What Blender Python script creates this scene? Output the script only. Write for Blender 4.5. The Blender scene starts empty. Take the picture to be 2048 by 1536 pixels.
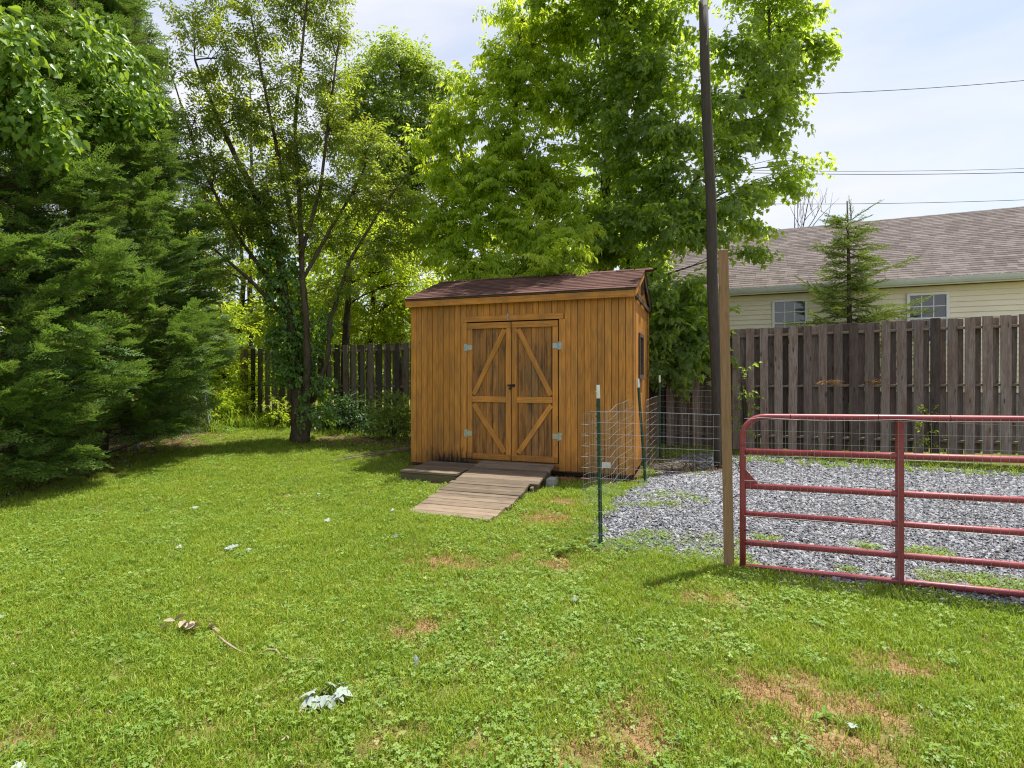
import bpy, bmesh, math, random
import numpy as np
from mathutils import Vector, Matrix, Euler

random.seed(7)
rng = np.random.default_rng(7)
R = math.radians
scn = bpy.context.scene
COL = scn.collection

# ------------------------------------------------------------------ camera
CAM_H = 1.55
FPX, CU, HV = 1071.0, 1024.0, 752.0          # focal length, centre column and horizon row of the photograph
cam_d = bpy.data.cameras.new('camera')
cam = bpy.data.objects.new('camera', cam_d)
COL.objects.link(cam)
cam.location = (0, 0, CAM_H)
cam.rotation_euler = (R(90), 0, 0)
cam_d.sensor_width = 36
cam_d.lens = 36 * FPX / 2048
cam_d.shift_y = (HV - 768) / 2048
cam_d.clip_end = 2000
scn.camera = cam

# ------------------------------------------------------------------ sun and sky
SUN_EL = R(72)
SUN_DIR = Vector((0.86 * math.cos(SUN_EL), 0.51 * math.cos(SUN_EL), math.sin(SUN_EL))).normalized()
sd = bpy.data.lights.new('sun', 'SUN')
sd.energy = 5.0
sd.angle = R(0.6)
sd.color = (1.0, 0.955, 0.88)
sun = bpy.data.objects.new('sun', sd)
COL.objects.link(sun)
sun.location = SUN_DIR * 60
sun.rotation_euler = (-SUN_DIR).to_track_quat('-Z', 'Y').to_euler()

world = bpy.data.worlds.new("World")
scn.world = world
world.use_nodes = True
wn, wl = world.node_tree.nodes, world.node_tree.links
wn.clear()
w_out = wn.new('ShaderNodeOutputWorld')
w_bg = wn.new('ShaderNodeBackground')
w_bg.inputs['Strength'].default_value = 0.12
w_sky = wn.new('ShaderNodeTexSky')
w_sky.sky_type = 'NISHITA'
w_sky.sun_disc = False
w_sky.sun_elevation = SUN_EL
w_sky.sun_rotation = math.atan2(SUN_DIR.x, SUN_DIR.y)
w_sky.dust_density = 1.6
w_sky.air_density = 1.0
w_tc = wn.new('ShaderNodeTexCoord')
w_map = wn.new('ShaderNodeMapping')
w_map.inputs['Scale'].default_value = (1.0, 1.7, 4.2)
w_map.inputs['Rotation'].default_value = (0.2, 0.35, 0.4)
w_n = wn.new('ShaderNodeTexNoise')
w_n.inputs['Scale'].default_value = 1.5
w_n.inputs['Detail'].default_value = 7
w_n.inputs['Roughness'].default_value = 0.52
w_n.inputs['Distortion'].default_value = 0.5
w_r = wn.new('ShaderNodeMapRange')
w_r.inputs['From Min'].default_value = 0.30
w_r.inputs['From Max'].default_value = 0.64
w_r.inputs['To Min'].default_value = 0.32
w_r.inputs['To Max'].default_value = 1.0
w_m = wn.new('ShaderNodeMix')
w_m.data_type = 'RGBA'
w_m.inputs[7].default_value = (4.5, 4.6, 4.9, 1)      # bright thin cloud
wl.new(w_tc.outputs['Generated'], w_map.inputs['Vector'])
wl.new(w_map.outputs['Vector'], w_n.inputs['Vector'])
wl.new(w_n.outputs['Fac'], w_r.inputs['Value'])
wl.new(w_r.outputs['Result'], w_m.inputs[0])
wl.new(w_sky.outputs['Color'], w_m.inputs[6])
wl.new(w_m.outputs[2], w_bg.inputs['Color'])
wl.new(w_bg.outputs['Background'], w_out.inputs['Surface'])

scn.view_settings.view_transform = 'Standard'
scn.view_settings.look = 'None'
scn.view_settings.exposure = 0.8
scn.view_settings.gamma = 1
scn.view_settings.use_curve_mapping = False
try:
    scn.cycles.max_bounces = 10
    scn.cycles.transparent_max_bounces = 8
    scn.cycles.diffuse_bounces = 8
    scn.cycles.transmission_bounces = 6
    scn.cycles.glossy_bounces = 2
    scn.cycles.filter_width = 1.15
    scn.cycles.denoising_prefilter = 'NONE'
except Exception:
    pass

# ------------------------------------------------------------------ ground height and plan geometry
def sst(t):
    t = np.clip(t, 0, 1)
    return t * t * (3 - 2 * t)

def g(x, y):
    """height of the ground"""
    a = 0.31 * sst((y - 7.5) / 7.5)
    b = 0.05 * sst((y - 4.4) / 1.6) - 0.05
    c = 0.006 * np.sin(x * 1.7 + 0.6 * y) + 0.006 * np.sin(y * 2.3 - x * 0.8)
    return a + b + c * np.clip(y, 0, 1)

def at(u, v, d):
    """a point of the yard at depth d"""
    return Vector(((u - CU) / FPX * d, d, CAM_H + (HV - v) / FPX * d))

TH = R(19.4)
UX, VX = Vector((math.cos(TH), -math.sin(TH), 0)), Vector((math.sin(TH), math.cos(TH), 0))
SHED0 = Vector((-1.70, 9.0, 0))

def sl(x, y, z=0.0):
    return SHED0 + UX * x + VX * y + Vector((0, 0, z))

def to_shed(p):
    d = Vector((p[0], p[1], 0)) - SHED0
    return d.dot(UX), d.dot(VX)

def vn(x, y, seed=0):
    """smooth value noise, 0..1"""
    x, y = np.asarray(x, float), np.asarray(y, float)
    xi, yi = np.floor(x).astype(np.int64), np.floor(y).astype(np.int64)
    fx, fy = x - xi, y - yi
    fx, fy = fx * fx * (3 - 2 * fx), fy * fy * (3 - 2 * fy)
    def h(a, b):
        n = (a * 374761393 + b * 668265263 + seed * 974634777) & 0x7fffffff
        n = ((n ^ (n >> 13)) * 1274126177) & 0x7fffffff
        return ((n ^ (n >> 16)) & 0xffff) / 65535.0
    return (h(xi, yi) * (1 - fx) + h(xi + 1, yi) * fx) * (1 - fy) + (h(xi, yi + 1) * (1 - fx) + h(xi + 1, yi + 1) * fx) * fy

def inpoly(x, y, poly):
    x, y = np.asarray(x), np.asarray(y)
    ins = np.zeros(x.shape, bool)
    n = len(poly)
    for i in range(n):
        x1, y1 = poly[i]
        x2, y2 = poly[(i + 1) % n]
        c = (y1 > y) != (y2 > y)
        xi = (x2 - x1) * (y - y1) / (y2 - y1 + 1e-12) + x1
        ins ^= c & (x < xi)
    return ins

# ------------------------------------------------------------------ object helpers
def tag(o, label=None, cat=None, group=None, kind=None):
    if label: o['label'] = label
    if cat: o['category'] = cat
    if group: o['group'] = group
    if kind: o['kind'] = kind
    return o

def empty(name, loc=(0, 0, 0), rz=0.0, label=None, cat=None, group=None):
    o = bpy.data.objects.new(name, None)
    o.empty_display_size = 0.2
    COL.objects.link(o)
    o.location = loc
    o.rotation_euler = (0, 0, rz)
    return tag(o, label, cat, group)

def link(name, me, mat=None, parent=None, loc=(0, 0, 0), rot=(0, 0, 0)):
    o = bpy.data.objects.new(name, me)
    COL.objects.link(o)
    if mat is not None and not me.materials:
        me.materials.append(mat)
    if parent is not None: o.parent = parent
    o.location = loc
    o.rotation_euler = rot
    return o

class Buf:
    """collects vertices, faces and a tone per face corner group"""
    def __init__(s):
        s.v, s.f, s.s = [], [], []
    def add(s, vs, fs, shade=0.5):
        b = len(s.v)
        s.v.extend([tuple(p) for p in vs])
        s.f.extend([tuple(i + b for i in f) for f in fs])
        s.s.extend([shade] * len(vs))
    def box(s, c, d, shade=0.5, rot=None):
        x, y, z = d[0] / 2, d[1] / 2, d[2] / 2
        vs = [Vector(p) for p in ((-x,-y,-z),(x,-y,-z),(x,y,-z),(-x,y,-z),(-x,-y,z),(x,-y,z),(x,y,z),(-x,y,z))]
        if rot is not None: vs = [rot @ p for p in vs]
        c = Vector(c)
        s.add([p + c for p in vs], [(0,3,2,1),(4,5,6,7),(0,1,5,4),(1,2,6,5),(2,3,7,6),(3,0,4,7)], shade)
    def tube(s, pts, rad, sides=6, cap=True, shade=0.5):
        pts = [Vector(p) for p in pts]
        n = len(pts)
        if not hasattr(rad, '__len__'): rad = [rad] * n
        vs, fs = [], []
        t0 = (pts[1] - pts[0]).normalized()
        a = t0.orthogonal().normalized()
        for i, p in enumerate(pts):
            t = (pts[min(i + 1, n - 1)] - pts[max(i - 1, 0)])
            t = t.normalized() if t.length > 1e-9 else t0
            a = (a - t * a.dot(t))
            a = a.normalized() if a.length > 1e-6 else t.orthogonal().normalized()
            b = t.cross(a)
            for k in range(sides):
                an = 2 * math.pi * k / sides
                vs.append(p + (a * math.cos(an) + b * math.sin(an)) * rad[i])
        for i in range(n - 1):
            for k in range(sides):
                k2 = (k + 1) % sides
                fs.append((i*sides+k, i*sides+k2, (i+1)*sides+k2, (i+1)*sides+k))
        if cap:
            fs.append(tuple(reversed(range(sides))))
            fs.append(tuple((n-1)*sides + k for k in range(sides)))
        s.add(vs, fs, shade)
    def mesh(s, name, smooth=False):
        me = bpy.data.meshes.new(name)
        me.from_pydata(s.v, [], s.f)
        at_ = me.attributes.new('shade', 'FLOAT', 'POINT')
        at_.data.foreach_set('value', s.s)
        if smooth: me.polygons.foreach_set('use_smooth', [True] * len(me.polygons))
        me.update()
        return me
    def build(s, name, mat, parent=None, smooth=False, loc=(0,0,0), rot=(0,0,0)):
        return link(name, s.mesh(name, smooth), mat, parent, loc, rot)

_boxes = {}
def boxm(w, t, L, bev=0.0, mat=None):
    """a board: width x, thickness y, length z, shared by alike pieces"""
    k = (round(w, 3), round(t, 3), round(L, 2), bev, mat.name if mat else '')
    if k in _boxes: return _boxes[k]
    bm = bmesh.new()
    bmesh.ops.create_cube(bm, size=1)
    bmesh.ops.scale(bm, vec=(w, t, L), verts=bm.verts)
    if bev: bmesh.ops.bevel(bm, geom=bm.edges[:], offset=bev, segments=1, affect='EDGES')
    me = bpy.data.meshes.new('board')
    bm.to_mesh(me); bm.free()
    if mat: me.materials.append(mat)
    _boxes[k] = me
    return me

def vboard(name, w, t, L, mat, parent, loc, bev=0.002, rot=(0,0,0)):
    return link(name, boxm(w, t, L, bev, mat), None, parent, loc, rot)

def hboard(name, L, h, t, mat, parent, loc, bev=0.002, rx=0.0, ry=0.0, rz=0.0):
    """a board lying along local x: length x, height z, thickness y"""
    o = link(name, boxm(h, t, L, bev, mat), None, parent, loc)
    m = Euler((rx, ry, rz)).to_matrix() @ Matrix.Rotation(R(90), 3, 'Y')
    o.rotation_euler = m.to_euler()
    return o

# ------------------------------------------------------------------ material helpers
class NT:
    def __init__(s, name):
        s.m = bpy.data.materials.new(name)
        s.m.use_nodes = True
        s.n, s.l = s.m.node_tree.nodes, s.m.node_tree.links
        s.n.clear()
        s.out = s.n.new('ShaderNodeOutputMaterial')
    def node(s, t, **kw):
        n = s.n.new(t)
        for k, v in kw.items():
            if k.startswith('i_'):
                key = k[2:].replace('_', ' ')
                n.inputs[int(key) if key.isdigit() else key].default_value = v
            else: setattr(n, k, v)
        return n
    def link(s, a, b): s.l.new(a, b)
    def coords(s, kind='Object', obj=None, scale=(1,1,1), rand=0.0):
        tc = s.node('ShaderNodeTexCoord')
        if obj is not None: tc.object = obj
        src = tc.outputs[kind]
        if rand:
            oi = s.node('ShaderNodeObjectInfo')
            mu = s.node('ShaderNodeMath', operation='MULTIPLY'); mu.inputs[1].default_value = rand
            s.link(oi.outputs['Random'], mu.inputs[0])
            cb = s.node('ShaderNodeCombineXYZ')
            s.link(mu.outputs[0], cb.inputs[0]); s.link(mu.outputs[0], cb.inputs[2])
            ad = s.node('ShaderNodeVectorMath', operation='ADD')
            s.link(src, ad.inputs[0]); s.link(cb.outputs[0], ad.inputs[1])
            src = ad.outputs[0]
        mp = s.node('ShaderNodeMapping'); mp.inputs['Scale'].default_value = scale
        s.link(src, mp.inputs['Vector'])
        return mp.outputs['Vector']
    def noise(s, vec, scale=5, detail=4, rough=0.6, dist=0.0):
        n = s.node('ShaderNodeTexNoise')
        n.inputs['Scale'].default_value = scale; n.inputs['Detail'].default_value = detail
        n.inputs['Roughness'].default_value = rough; n.inputs['Distortion'].default_value = dist
        if vec is not None: s.link(vec, n.inputs['Vector'])
        return n.outputs['Fac']
    def rng(s, v, a, b, c=0.0, d=1.0):
        r = s.node('ShaderNodeMapRange')
        for k, x in zip(('From Min','From Max','To Min','To Max'), (a, b, c, d)): r.inputs[k].default_value = x
        s.link(v, r.inputs['Value'])
        return r.outputs['Result']
    def math(s, op, a, b):
        m = s.node('ShaderNodeMath', operation=op)
        for i, x in enumerate((a, b)):
            if isinstance(x, (int, float)): m.inputs[i].default_value = x
            else: s.link(x, m.inputs[i])
        return m.outputs[0]
    def mix(s, f, a, b, mode='MIX'):
        m = s.node('ShaderNodeMix', data_type='RGBA', blend_type=mode)
        if isinstance(f, (int, float)): m.inputs[0].default_value = f
        else: s.link(f, m.inputs[0])
        for i, x in ((6, a), (7, b)):
            if isinstance(x, tuple): m.inputs[i].default_value = (*x[:3], 1)
            else: s.link(x, m.inputs[i])
        return m.outputs[2]
    def rand(s): return s.node('ShaderNodeObjectInfo').outputs['Random']
    def attr(s, nm): return s.node('ShaderNodeAttribute', attribute_name=nm).outputs['Fac']
    def bsdf(s, col, rough=0.7, spec=0.3, metal=0.0, bump=None, bs=0.3, bd=0.01):
        p = s.node('ShaderNodeBsdfPrincipled')
        if isinstance(col, tuple): p.inputs['Base Color'].default_value = (*col[:3], 1)
        else: s.link(col, p.inputs['Base Color'])
        if isinstance(rough, (int, float)): p.inputs['Roughness'].default_value = rough
        else: s.link(rough, p.inputs['Roughness'])
        p.inputs['Metallic'].default_value = metal
        p.inputs['Specular IOR Level'].default_value = spec
        if bump is not None:
            b = s.node('ShaderNodeBump'); b.inputs['Strength'].default_value = bs; b.inputs['Distance'].default_value = bd
            s.link(bump, b.inputs['Height']); s.link(b.outputs[0], p.inputs['Normal'])
        return p
    def done(s, sh):
        s.link(sh.outputs[0], s.out.inputs['Surface'])
        return s.m

def wood(name, light, mid, dark, tone=0.35, grain=1.0, rough=0.75, knots=0.0, blotch=None):
    """weathered timber with grain along the local z axis of each board"""
    t = NT(name)
    c = t.coords('Object', scale=(22, 22, 1.6), rand=37)
    gr = t.noise(c, 2.2, 6, 0.62, 1.2)
    c2 = t.coords('Object', scale=(60, 60, 2.2), rand=11)
    fine = t.noise(c2, 2.5, 3, 0.6, 0.3)
    col = t.mix(t.rng(gr, 0.35, 0.68), light, mid)
    col = t.mix(t.rng(fine, 0.52, 0.75, 0, 0.6 * grain), col, dark)
    if knots:
        ck = t.coords('Object', scale=(9, 9, 2.6), rand=53)
        vo = t.node('ShaderNodeTexVoronoi'); vo.inputs['Scale'].default_value = 1.0
        t.link(ck, vo.inputs['Vector'])
        col = t.mix(t.rng(vo.outputs['Distance'], 0.17, 0.07, 0, knots), col, tuple(0.35 * x for x in dark))
    if blotch:
        cb = t.coords('Object', scale=(5, 5, 1.3), rand=71)
        bl = t.noise(cb, 1.4, 4, 0.65)
        col = t.mix(t.rng(bl, 0.5, 0.72, 0, 0.75), col, blotch)
    tn = t.rng(t.rand(), 0, 1, 1 - tone, 1 + tone * 0.5)
    cc = t.node('ShaderNodeCombineColor')
    for i in range(3): t.link(tn, cc.inputs[i])
    col = t.mix(1.0, col, cc.outputs[0], 'MULTIPLY')
    return t.done(t.bsdf(col, rough, 0.25, bump=gr, bs=0.5, bd=0.004))

def leafmat(name, a, b, tcol, trans=0.45, rough=0.45, spec=0.35, scale=0.6, vary=1.0, under=None, c3=None, c3amt=0.0):
    t = NT(name)
    geo = t.node('ShaderNodeNewGeometry')
    ns = t.noise(geo.outputs['Position'], scale, 3, 0.6)
    f = t.math('ADD', t.math('MULTIPLY', t.attr('shade'), 0.55), t.math('MULTIPLY', t.rand(), 0.35))
    f = t.math('ADD', f, t.math('SUBTRACT', t.math('MULTIPLY', ns, 0.9 * vary), 0.45 * vary))
    f = t.rng(f, 0.1, 0.9)
    col = t.mix(f, a, b)
    if c3:
        hit = t.math('GREATER_THAN', t.attr('shade'), 1 - c3amt)
        col = t.mix(hit, col, c3)
    if under:
        col = t.mix(geo.outputs['Backfacing'], col, under)
    p = t.bsdf(col, rough, spec)
    tr = t.node('ShaderNodeBsdfTranslucent')
    tc = t.mix(f, tuple(0.75 * x for x in tcol), tcol)
    if c3: tc = t.mix(hit, tc, c3)
    t.link(tc, tr.inputs['Color'])
    mx = t.node('ShaderNodeMixShader'); mx.inputs[0].default_value = trans
    t.link(p.outputs[0], mx.inputs[1]); t.link(tr.outputs[0], mx.inputs[2])
    return t.done(mx)

def plain(name, col, rough=0.6, spec=0.4, metal=0.0, var=0.15, scale=8, bump=0.0):
    t = NT(name)
    n = t.noise(t.coords('Object', rand=9), scale, 4, 0.6)
    c = t.mix(t.rng(n, 0.3, 0.7), tuple(x * (1 - var) for x in col), tuple(min(1, x * (1 + var)) for x in col))
    return t.done(t.bsdf(c, rough, spec, metal, bump=n if bump else None, bs=bump, bd=0.01))

# ------------------------------------------------------------------ materials
def bark(name, a, b, scale=14, moss=None):
    t = NT(name)
    c = t.coords('Object', scale=(1, 1, 0.3))
    n = t.noise(c, scale, 6, 0.7, 0.8)
    col = t.mix(t.rng(n, 0.35, 0.65), a, b)
    if moss:
        col = t.mix(t.rng(t.noise(t.coords('Object'), 1.7, 4), 0.48, 0.66, 0, 0.7), col, moss)
    return t.done(t.bsdf(col, 0.9, 0.1, bump=n, bs=0.9, bd=0.03))

M_BARK = bark('bark_brown', (0.045, 0.033, 0.024), (0.15, 0.115, 0.085), 16, (0.075, 0.08, 0.045))
M_BARK_D = bark('bark_dark', (0.03, 0.024, 0.018), (0.09, 0.07, 0.05))
M_BARK_G = bark('bark_grey', (0.06, 0.055, 0.048), (0.17, 0.155, 0.13))

shed = empty('garden_shed', SHED0, -TH, 'amber stained wooden garden shed with brown shingle roof and double doors', 'shed')

def shed_wood(name, door=False):
    """amber stained timber of the shed: stains are placed in the shed's own frame"""
    t = NT(name)
    c = t.coords('Object', scale=(24, 24, .7), rand=37)
    gr = t.noise(c, 2.0, 6, 0.6, 0.8)
    c2 = t.coords('Object', scale=(80, 80, 1.0), rand=11)
    fine = t.noise(c2, 2.4, 3, 0.6, 0.2)
    col = t.mix(t.rng(gr, 0.36, 0.66), (0.62, 0.272, 0.050), (0.43, 0.175, 0.034)) if not door else t.mix(t.rng(gr, 0.36, 0.66), (0.47, 0.205, 0.045), (0.26, 0.11, 0.030))
    col = t.mix(t.rng(fine, 0.50, 0.72, 0, 0.5), col, (0.20, 0.088, 0.022))
    # cathedral figure in the ply
    cw = t.coords('Object', scale=(17, 17, .55), rand=23)
    wv = t.node('ShaderNodeTexWave', wave_type='RINGS'); wv.inputs['Scale'].default_value = 1.5
    wv.inputs['Distortion'].default_value = 7; wv.inputs['Detail'].default_value = 3; wv.inputs['Detail Scale'].default_value = 0.9
    t.link(cw, wv.inputs['Vector'])
    col = t.mix(t.rng(wv.outputs['Fac'], 0.55, 0.9, 0, 0.26), col, (0.24, 0.105, 0.026))
    # grey-brown weathering, more on the doors
    cs = t.coords('Object', obj=shed, scale=(2.6, 2.6, 0.7))
    wn_ = t.noise(cs, 1.5, 5, 0.62)
    col = t.mix(t.rng(wn_, 0.46, 0.7, 0, 0.8 if door else 0.42), col, (0.15, 0.10, 0.05))
    cs2 = t.coords('Object', obj=shed, scale=(7, 7, 1.0) if door else (9, 9, 1.1))
    bl = t.noise(cs2, 1.6, 5, 0.7)
    col = t.mix(t.rng(bl, 0.47 if door else 0.64, 0.66 if door else 0.74, 0, 0.85 if door else 0.4), col, (0.035, 0.027, 0.02))
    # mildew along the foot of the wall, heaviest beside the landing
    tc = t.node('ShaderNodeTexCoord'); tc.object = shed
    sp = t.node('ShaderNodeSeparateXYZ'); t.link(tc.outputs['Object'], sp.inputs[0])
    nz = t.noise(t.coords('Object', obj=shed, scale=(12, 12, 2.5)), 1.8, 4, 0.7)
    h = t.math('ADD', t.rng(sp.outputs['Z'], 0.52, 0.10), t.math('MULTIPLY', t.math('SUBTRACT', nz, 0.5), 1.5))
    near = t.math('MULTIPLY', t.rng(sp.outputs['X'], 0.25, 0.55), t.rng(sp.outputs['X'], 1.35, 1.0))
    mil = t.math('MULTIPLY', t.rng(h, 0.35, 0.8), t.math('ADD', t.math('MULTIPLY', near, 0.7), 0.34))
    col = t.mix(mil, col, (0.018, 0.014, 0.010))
    # knots
    ck = t.coords('Object', scale=(9, 9, 2.2), rand=53)
    vo = t.node('ShaderNodeTexVoronoi'); vo.inputs['Scale'].default_value = 1.0
    t.link(ck, vo.inputs['Vector'])
    col = t.mix(t.rng(vo.outputs['Distance'], 0.07, 0.03, 0, 0.75), col, (0.07, 0.028, 0.012))
    tn = t.rng(t.rand(), 0, 1, 0.82, 1.12)
    cc = t.node('ShaderNodeCombineColor')
    for i in range(3): t.link(tn, cc.inputs[i])
    col = t.mix(1.0, col, cc.outputs[0], 'MULTIPLY')
    return t.done(t.bsdf(col, 0.62, 0.3, bump=gr, bs=0.35, bd=0.003))

M_SHED = shed_wood('amber_wood')
M_SHED_DOOR = shed_wood('amber_wood_weathered', True)
M_GROOVE = plain('dark_backing', (0.035, 0.018, 0.008), 0.9, 0.1)
M_DECK = wood('deck_timber', (0.235, 0.18, 0.125), (0.145, 0.108, 0.076), (0.045, 0.035, 0.026), 0.4, 1.0, 0.85, 0.4, (0.085, 0.07, 0.052))
M_SKIRT = wood('mossy_timber', (0.16, 0.14, 0.075), (0.10, 0.09, 0.05), (0.04, 0.035, 0.02), 0.2, 1.0, 0.9)
M_DARKWOOD = wood('weathered_dark_trim', (0.12, 0.085, 0.06), (0.075, 0.05, 0.035), (0.03, 0.022, 0.016), 0.2)
M_FENCE = wood('weathered_fence', (0.24, 0.20, 0.175), (0.12, 0.085, 0.07), (0.034, 0.023, 0.018), 0.7, 1.0, 0.85, 0.7, (0.13, 0.062, 0.042))
M_RAIL = wood('fence_rail_timber', (0.20, 0.16, 0.12), (0.13, 0.10, 0.075), (0.05, 0.04, 0.03), 0.2)
M_POST = wood('treated_pine', (0.34, 0.21, 0.115), (0.24, 0.14, 0.074), (0.12, 0.06, 0.027), 0.05, 0.9, 0.7, 0.7)
M_POLE = wood('utility_pole_timber', (0.085, 0.073, 0.062), (0.048, 0.040, 0.034), (0.016, 0.013, 0.011), 0.1, 1.0, 0.9)
M_WIRE = plain('galvanised_wire', (0.42, 0.44, 0.46), 0.45, 0.5, 0.6, 0.1)
M_GALV = plain('galvanised_steel', (0.36, 0.42, 0.44), 0.5, 0.5, 0.5, 0.2, 30)
M_HINGE_OLD = plain('limed_steel', (0.42, 0.45, 0.36), 0.65, 0.4, 0.3, 0.25, 40)
M_BLACK = plain('black_iron', (0.02, 0.02, 0.022), 0.5, 0.4, 0.4)
def redpaint():
    t = NT('red_gate_paint')
    a = t.noise(t.coords('Object'), 3.5, 4, 0.6)
    c = t.noise(t.coords('Object'), 55, 4, 0.7)
    col = t.mix(t.rng(a, 0.35, 0.7), (0.21, 0.032, 0.040), (0.31, 0.068, 0.080))
    col = t.mix(t.rng(c, 0.66, 0.72, 0, 0.8), col, (0.10, 0.045, 0.03))
    return t.done(t.bsdf(col, t.rng(a, 0.3, 0.7, 0.34, 0.55), 0.4, bump=c, bs=0.08, bd=0.004))
M_RED = redpaint()
M_TGREEN = plain('green_post_paint', (0.018, 0.065, 0.035), 0.5, 0.4, 0.0, 0.25, 20)
M_TWHITE = plain('white_post_paint', (0.72, 0.72, 0.70), 0.5, 0.4, 0.0, 0.06, 20)
M_CONC = plain('concrete', (0.30, 0.29, 0.27), 0.9, 0.15, 0, 0.2, 18, 0.3)
M_BRICK = plain('red_brick', (0.26, 0.09, 0.06), 0.85, 0.15, 0, 0.25, 25, 0.3)
M_WHITE = plain('white_vinyl', (0.78, 0.79, 0.80), 0.45, 0.4, 0, 0.03)
M_GUTTER = plain('gutter_metal', (0.62, 0.66, 0.68), 0.4, 0.5, 0.1, 0.06)
M_VINYL = plain('cream_vinyl_siding', (0.84, 0.775, 0.63), 0.55, 0.35, 0, 0.05, 2)
M_WIREB = plain('black_cable', (0.03, 0.03, 0.035), 0.6)
M_BLUE = plain('blue_plastic', (0.02, 0.13, 0.55), 0.5)
M_REDP = plain('red_plastic', (0.45, 0.02, 0.03), 0.4)

def shingle(name, a, b, dk, amt):
    t = NT(name)
    n = t.noise(t.coords('Object'), 220, 2, 0.7)
    big = t.noise(t.coords('Object'), 1.6, 4, 0.6)
    col = t.mix(t.attr('shade'), a, b)
    col = t.mix(t.rng(big, 0.4, 0.7, 0, amt), col, dk)
    col = t.mix(t.rng(n, 0.4, 0.7, 0, 0.35), col, dk)
    return t.done(t.bsdf(col, 0.92, 0.12, bump=n, bs=0.4, bd=0.003))
M_SHING = shingle('brown_shingles', (0.088, 0.045, 0.038), (0.155, 0.082, 0.068), (0.05, 0.03, 0.026), 0.6)
M_SHING_H = shingle('taupe_shingles', (0.098, 0.082, 0.078), (0.185, 0.157, 0.148), (0.078, 0.066, 0.064), 0.25)

def glass():
    t = NT('window_glass')
    p = t.bsdf((0.03, 0.037, 0.045), 0.03, 0.9)
    p.inputs['Coat Weight'].default_value = 0.6
    p.inputs['Coat Roughness'].default_value = 0.02
    return t.done(p)
M_GLASS = glass()

def soil():
    t = NT('lawn_soil')
    geo = t.node('ShaderNodeNewGeometry')
    a = t.noise(geo.outputs['Position'], 0.9, 5, 0.6)
    b = t.noise(geo.outputs['Position'], 38, 4, 0.7)
    col = t.mix(t.rng(a, 0.4, 0.62), (0.09, 0.12, 0.024), (0.16, 0.15, 0.045))
    col = t.mix(t.rng(b, 0.5, 0.75), col, (0.19, 0.12, 0.055))
    col = t.mix(t.rng(t.attr('bare'), 0.35, 1.0, 0, .85), col, t.mix(t.rng(b, 0.4, 0.65), (0.16, 0.09, 0.045), (0.36, 0.23, 0.13)))
    return t.done(t.bsdf(col, 0.95, 0.05, bump=b, bs=0.6, bd=0.03))
M_SOIL = soil()

def litter():
    t = NT('leaf_litter_soil')
    geo = t.node('ShaderNodeNewGeometry')
    b = t.noise(geo.outputs['Position'], 26, 5, 0.75)
    col = t.mix(t.rng(b, 0.35, 0.7), (0.05, 0.033, 0.02), (0.23, 0.14, 0.085))
    return t.done(t.bsdf(col, 0.95, 0.05, bump=b, bs=0.8, bd=0.03))
M_LITTER = litter()

def gravelm(name, base=False):
    t = NT(name)
    geo = t.node('ShaderNodeNewGeometry')
    n = t.noise(geo.outputs['Position'], 60 if base else 90, 3, 0.6)
    if base: f = n
    else: f = t.math('ADD', t.math('MULTIPLY', t.attr('shade'), 0.8), t.math('MULTIPLY', t.rand(), 0.2))
    col = t.mix(t.rng(f, 0.12, 0.95), (0.055, 0.059, 0.074), (0.34, 0.347, 0.37))
    col = t.mix(t.math('GREATER_THAN', t.attr('shade'), 0.95), col, (0.30, 0.23, 0.17))
    if base: col = t.mix(t.rng(n, 0.4, 0.6), (0.06, 0.06, 0.065), (0.17, 0.16, 0.155))
    return t.done(t.bsdf(col, 0.75, 0.25, bump=n, bs=0.3, bd=0.01))
M_GRAVEL = gravelm('gravel_stone')
M_GRAVEL_B = gravelm('gravel_base', True)

# foliage
ML_GRASS = leafmat('grass_blade', (0.12, 0.225, 0.022), (0.41, 0.46, 0.055), (0.44, 0.60, 0.05), 0.42, 0.5, 0.3, 0.7, 0.9)
ML_CLOVER = leafmat('clover_leaf', (0.10, 0.22, 0.030), (0.30, 0.40, 0.09), (0.42, 0.54, 0.05), 0.38, 0.5, 0.35, 1.2)
ML_DRY = leafmat('dry_grass', (0.30, 0.16, 0.065), (0.52, 0.34, 0.17), (0.45, 0.27, 0.10), 0.2, 0.8, 0.1, 3)
ML_WEED = leafmat('weed_leaf', (0.10, 0.21, 0.035), (0.22, 0.34, 0.055), (0.34, 0.50, 0.05), 0.35, 0.45, 0.35)
ML_MAPLE = leafmat('silver_maple_leaf', (0.10, 0.215, 0.03), (0.27, 0.39, 0.05), (0.72, 0.92, 0.08), 0.55, 0.42, 0.35, 0.55, under=(0.10, 0.155, 0.065))
ML_ELDER = leafmat('box_elder_leaf', (0.13, 0.26, 0.02), (0.36, 0.48, 0.045), (0.80, 0.93, 0.05), 0.55, 0.42, 0.35, 0.5)
ML_CHERRY = leafmat('cherry_leaf', (0.080, 0.135, 0.024), (0.21, 0.265, 0.04), (0.52, 0.64, 0.05), 0.5, 0.38, 0.5, 0.6, c3=(0.30, 0.13, 0.03), c3amt=0.04)
ML_CONIF = leafmat('cypress_spray', (0.030, 0.092, 0.026), (0.21, 0.32, 0.065), (0.30, 0.48, 0.06), 0.28, 0.55, 0.25, 0.9, c3=(0.17, 0.12, 0.055), c3amt=0.05)
ML_SPRUCE = leafmat('spruce_needle', (0.12, 0.20, 0.04), (0.38, 0.46, 0.09), (0.5, 0.62, 0.06), 0.22, 0.5, 0.3, 1.2)
ML_FAR = leafmat('woodland_leaf', (0.11, 0.20, 0.022), (0.30, 0.38, 0.036), (0.75, 0.85, 0.05), 0.52, 0.5, 0.25, 0.35)
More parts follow.
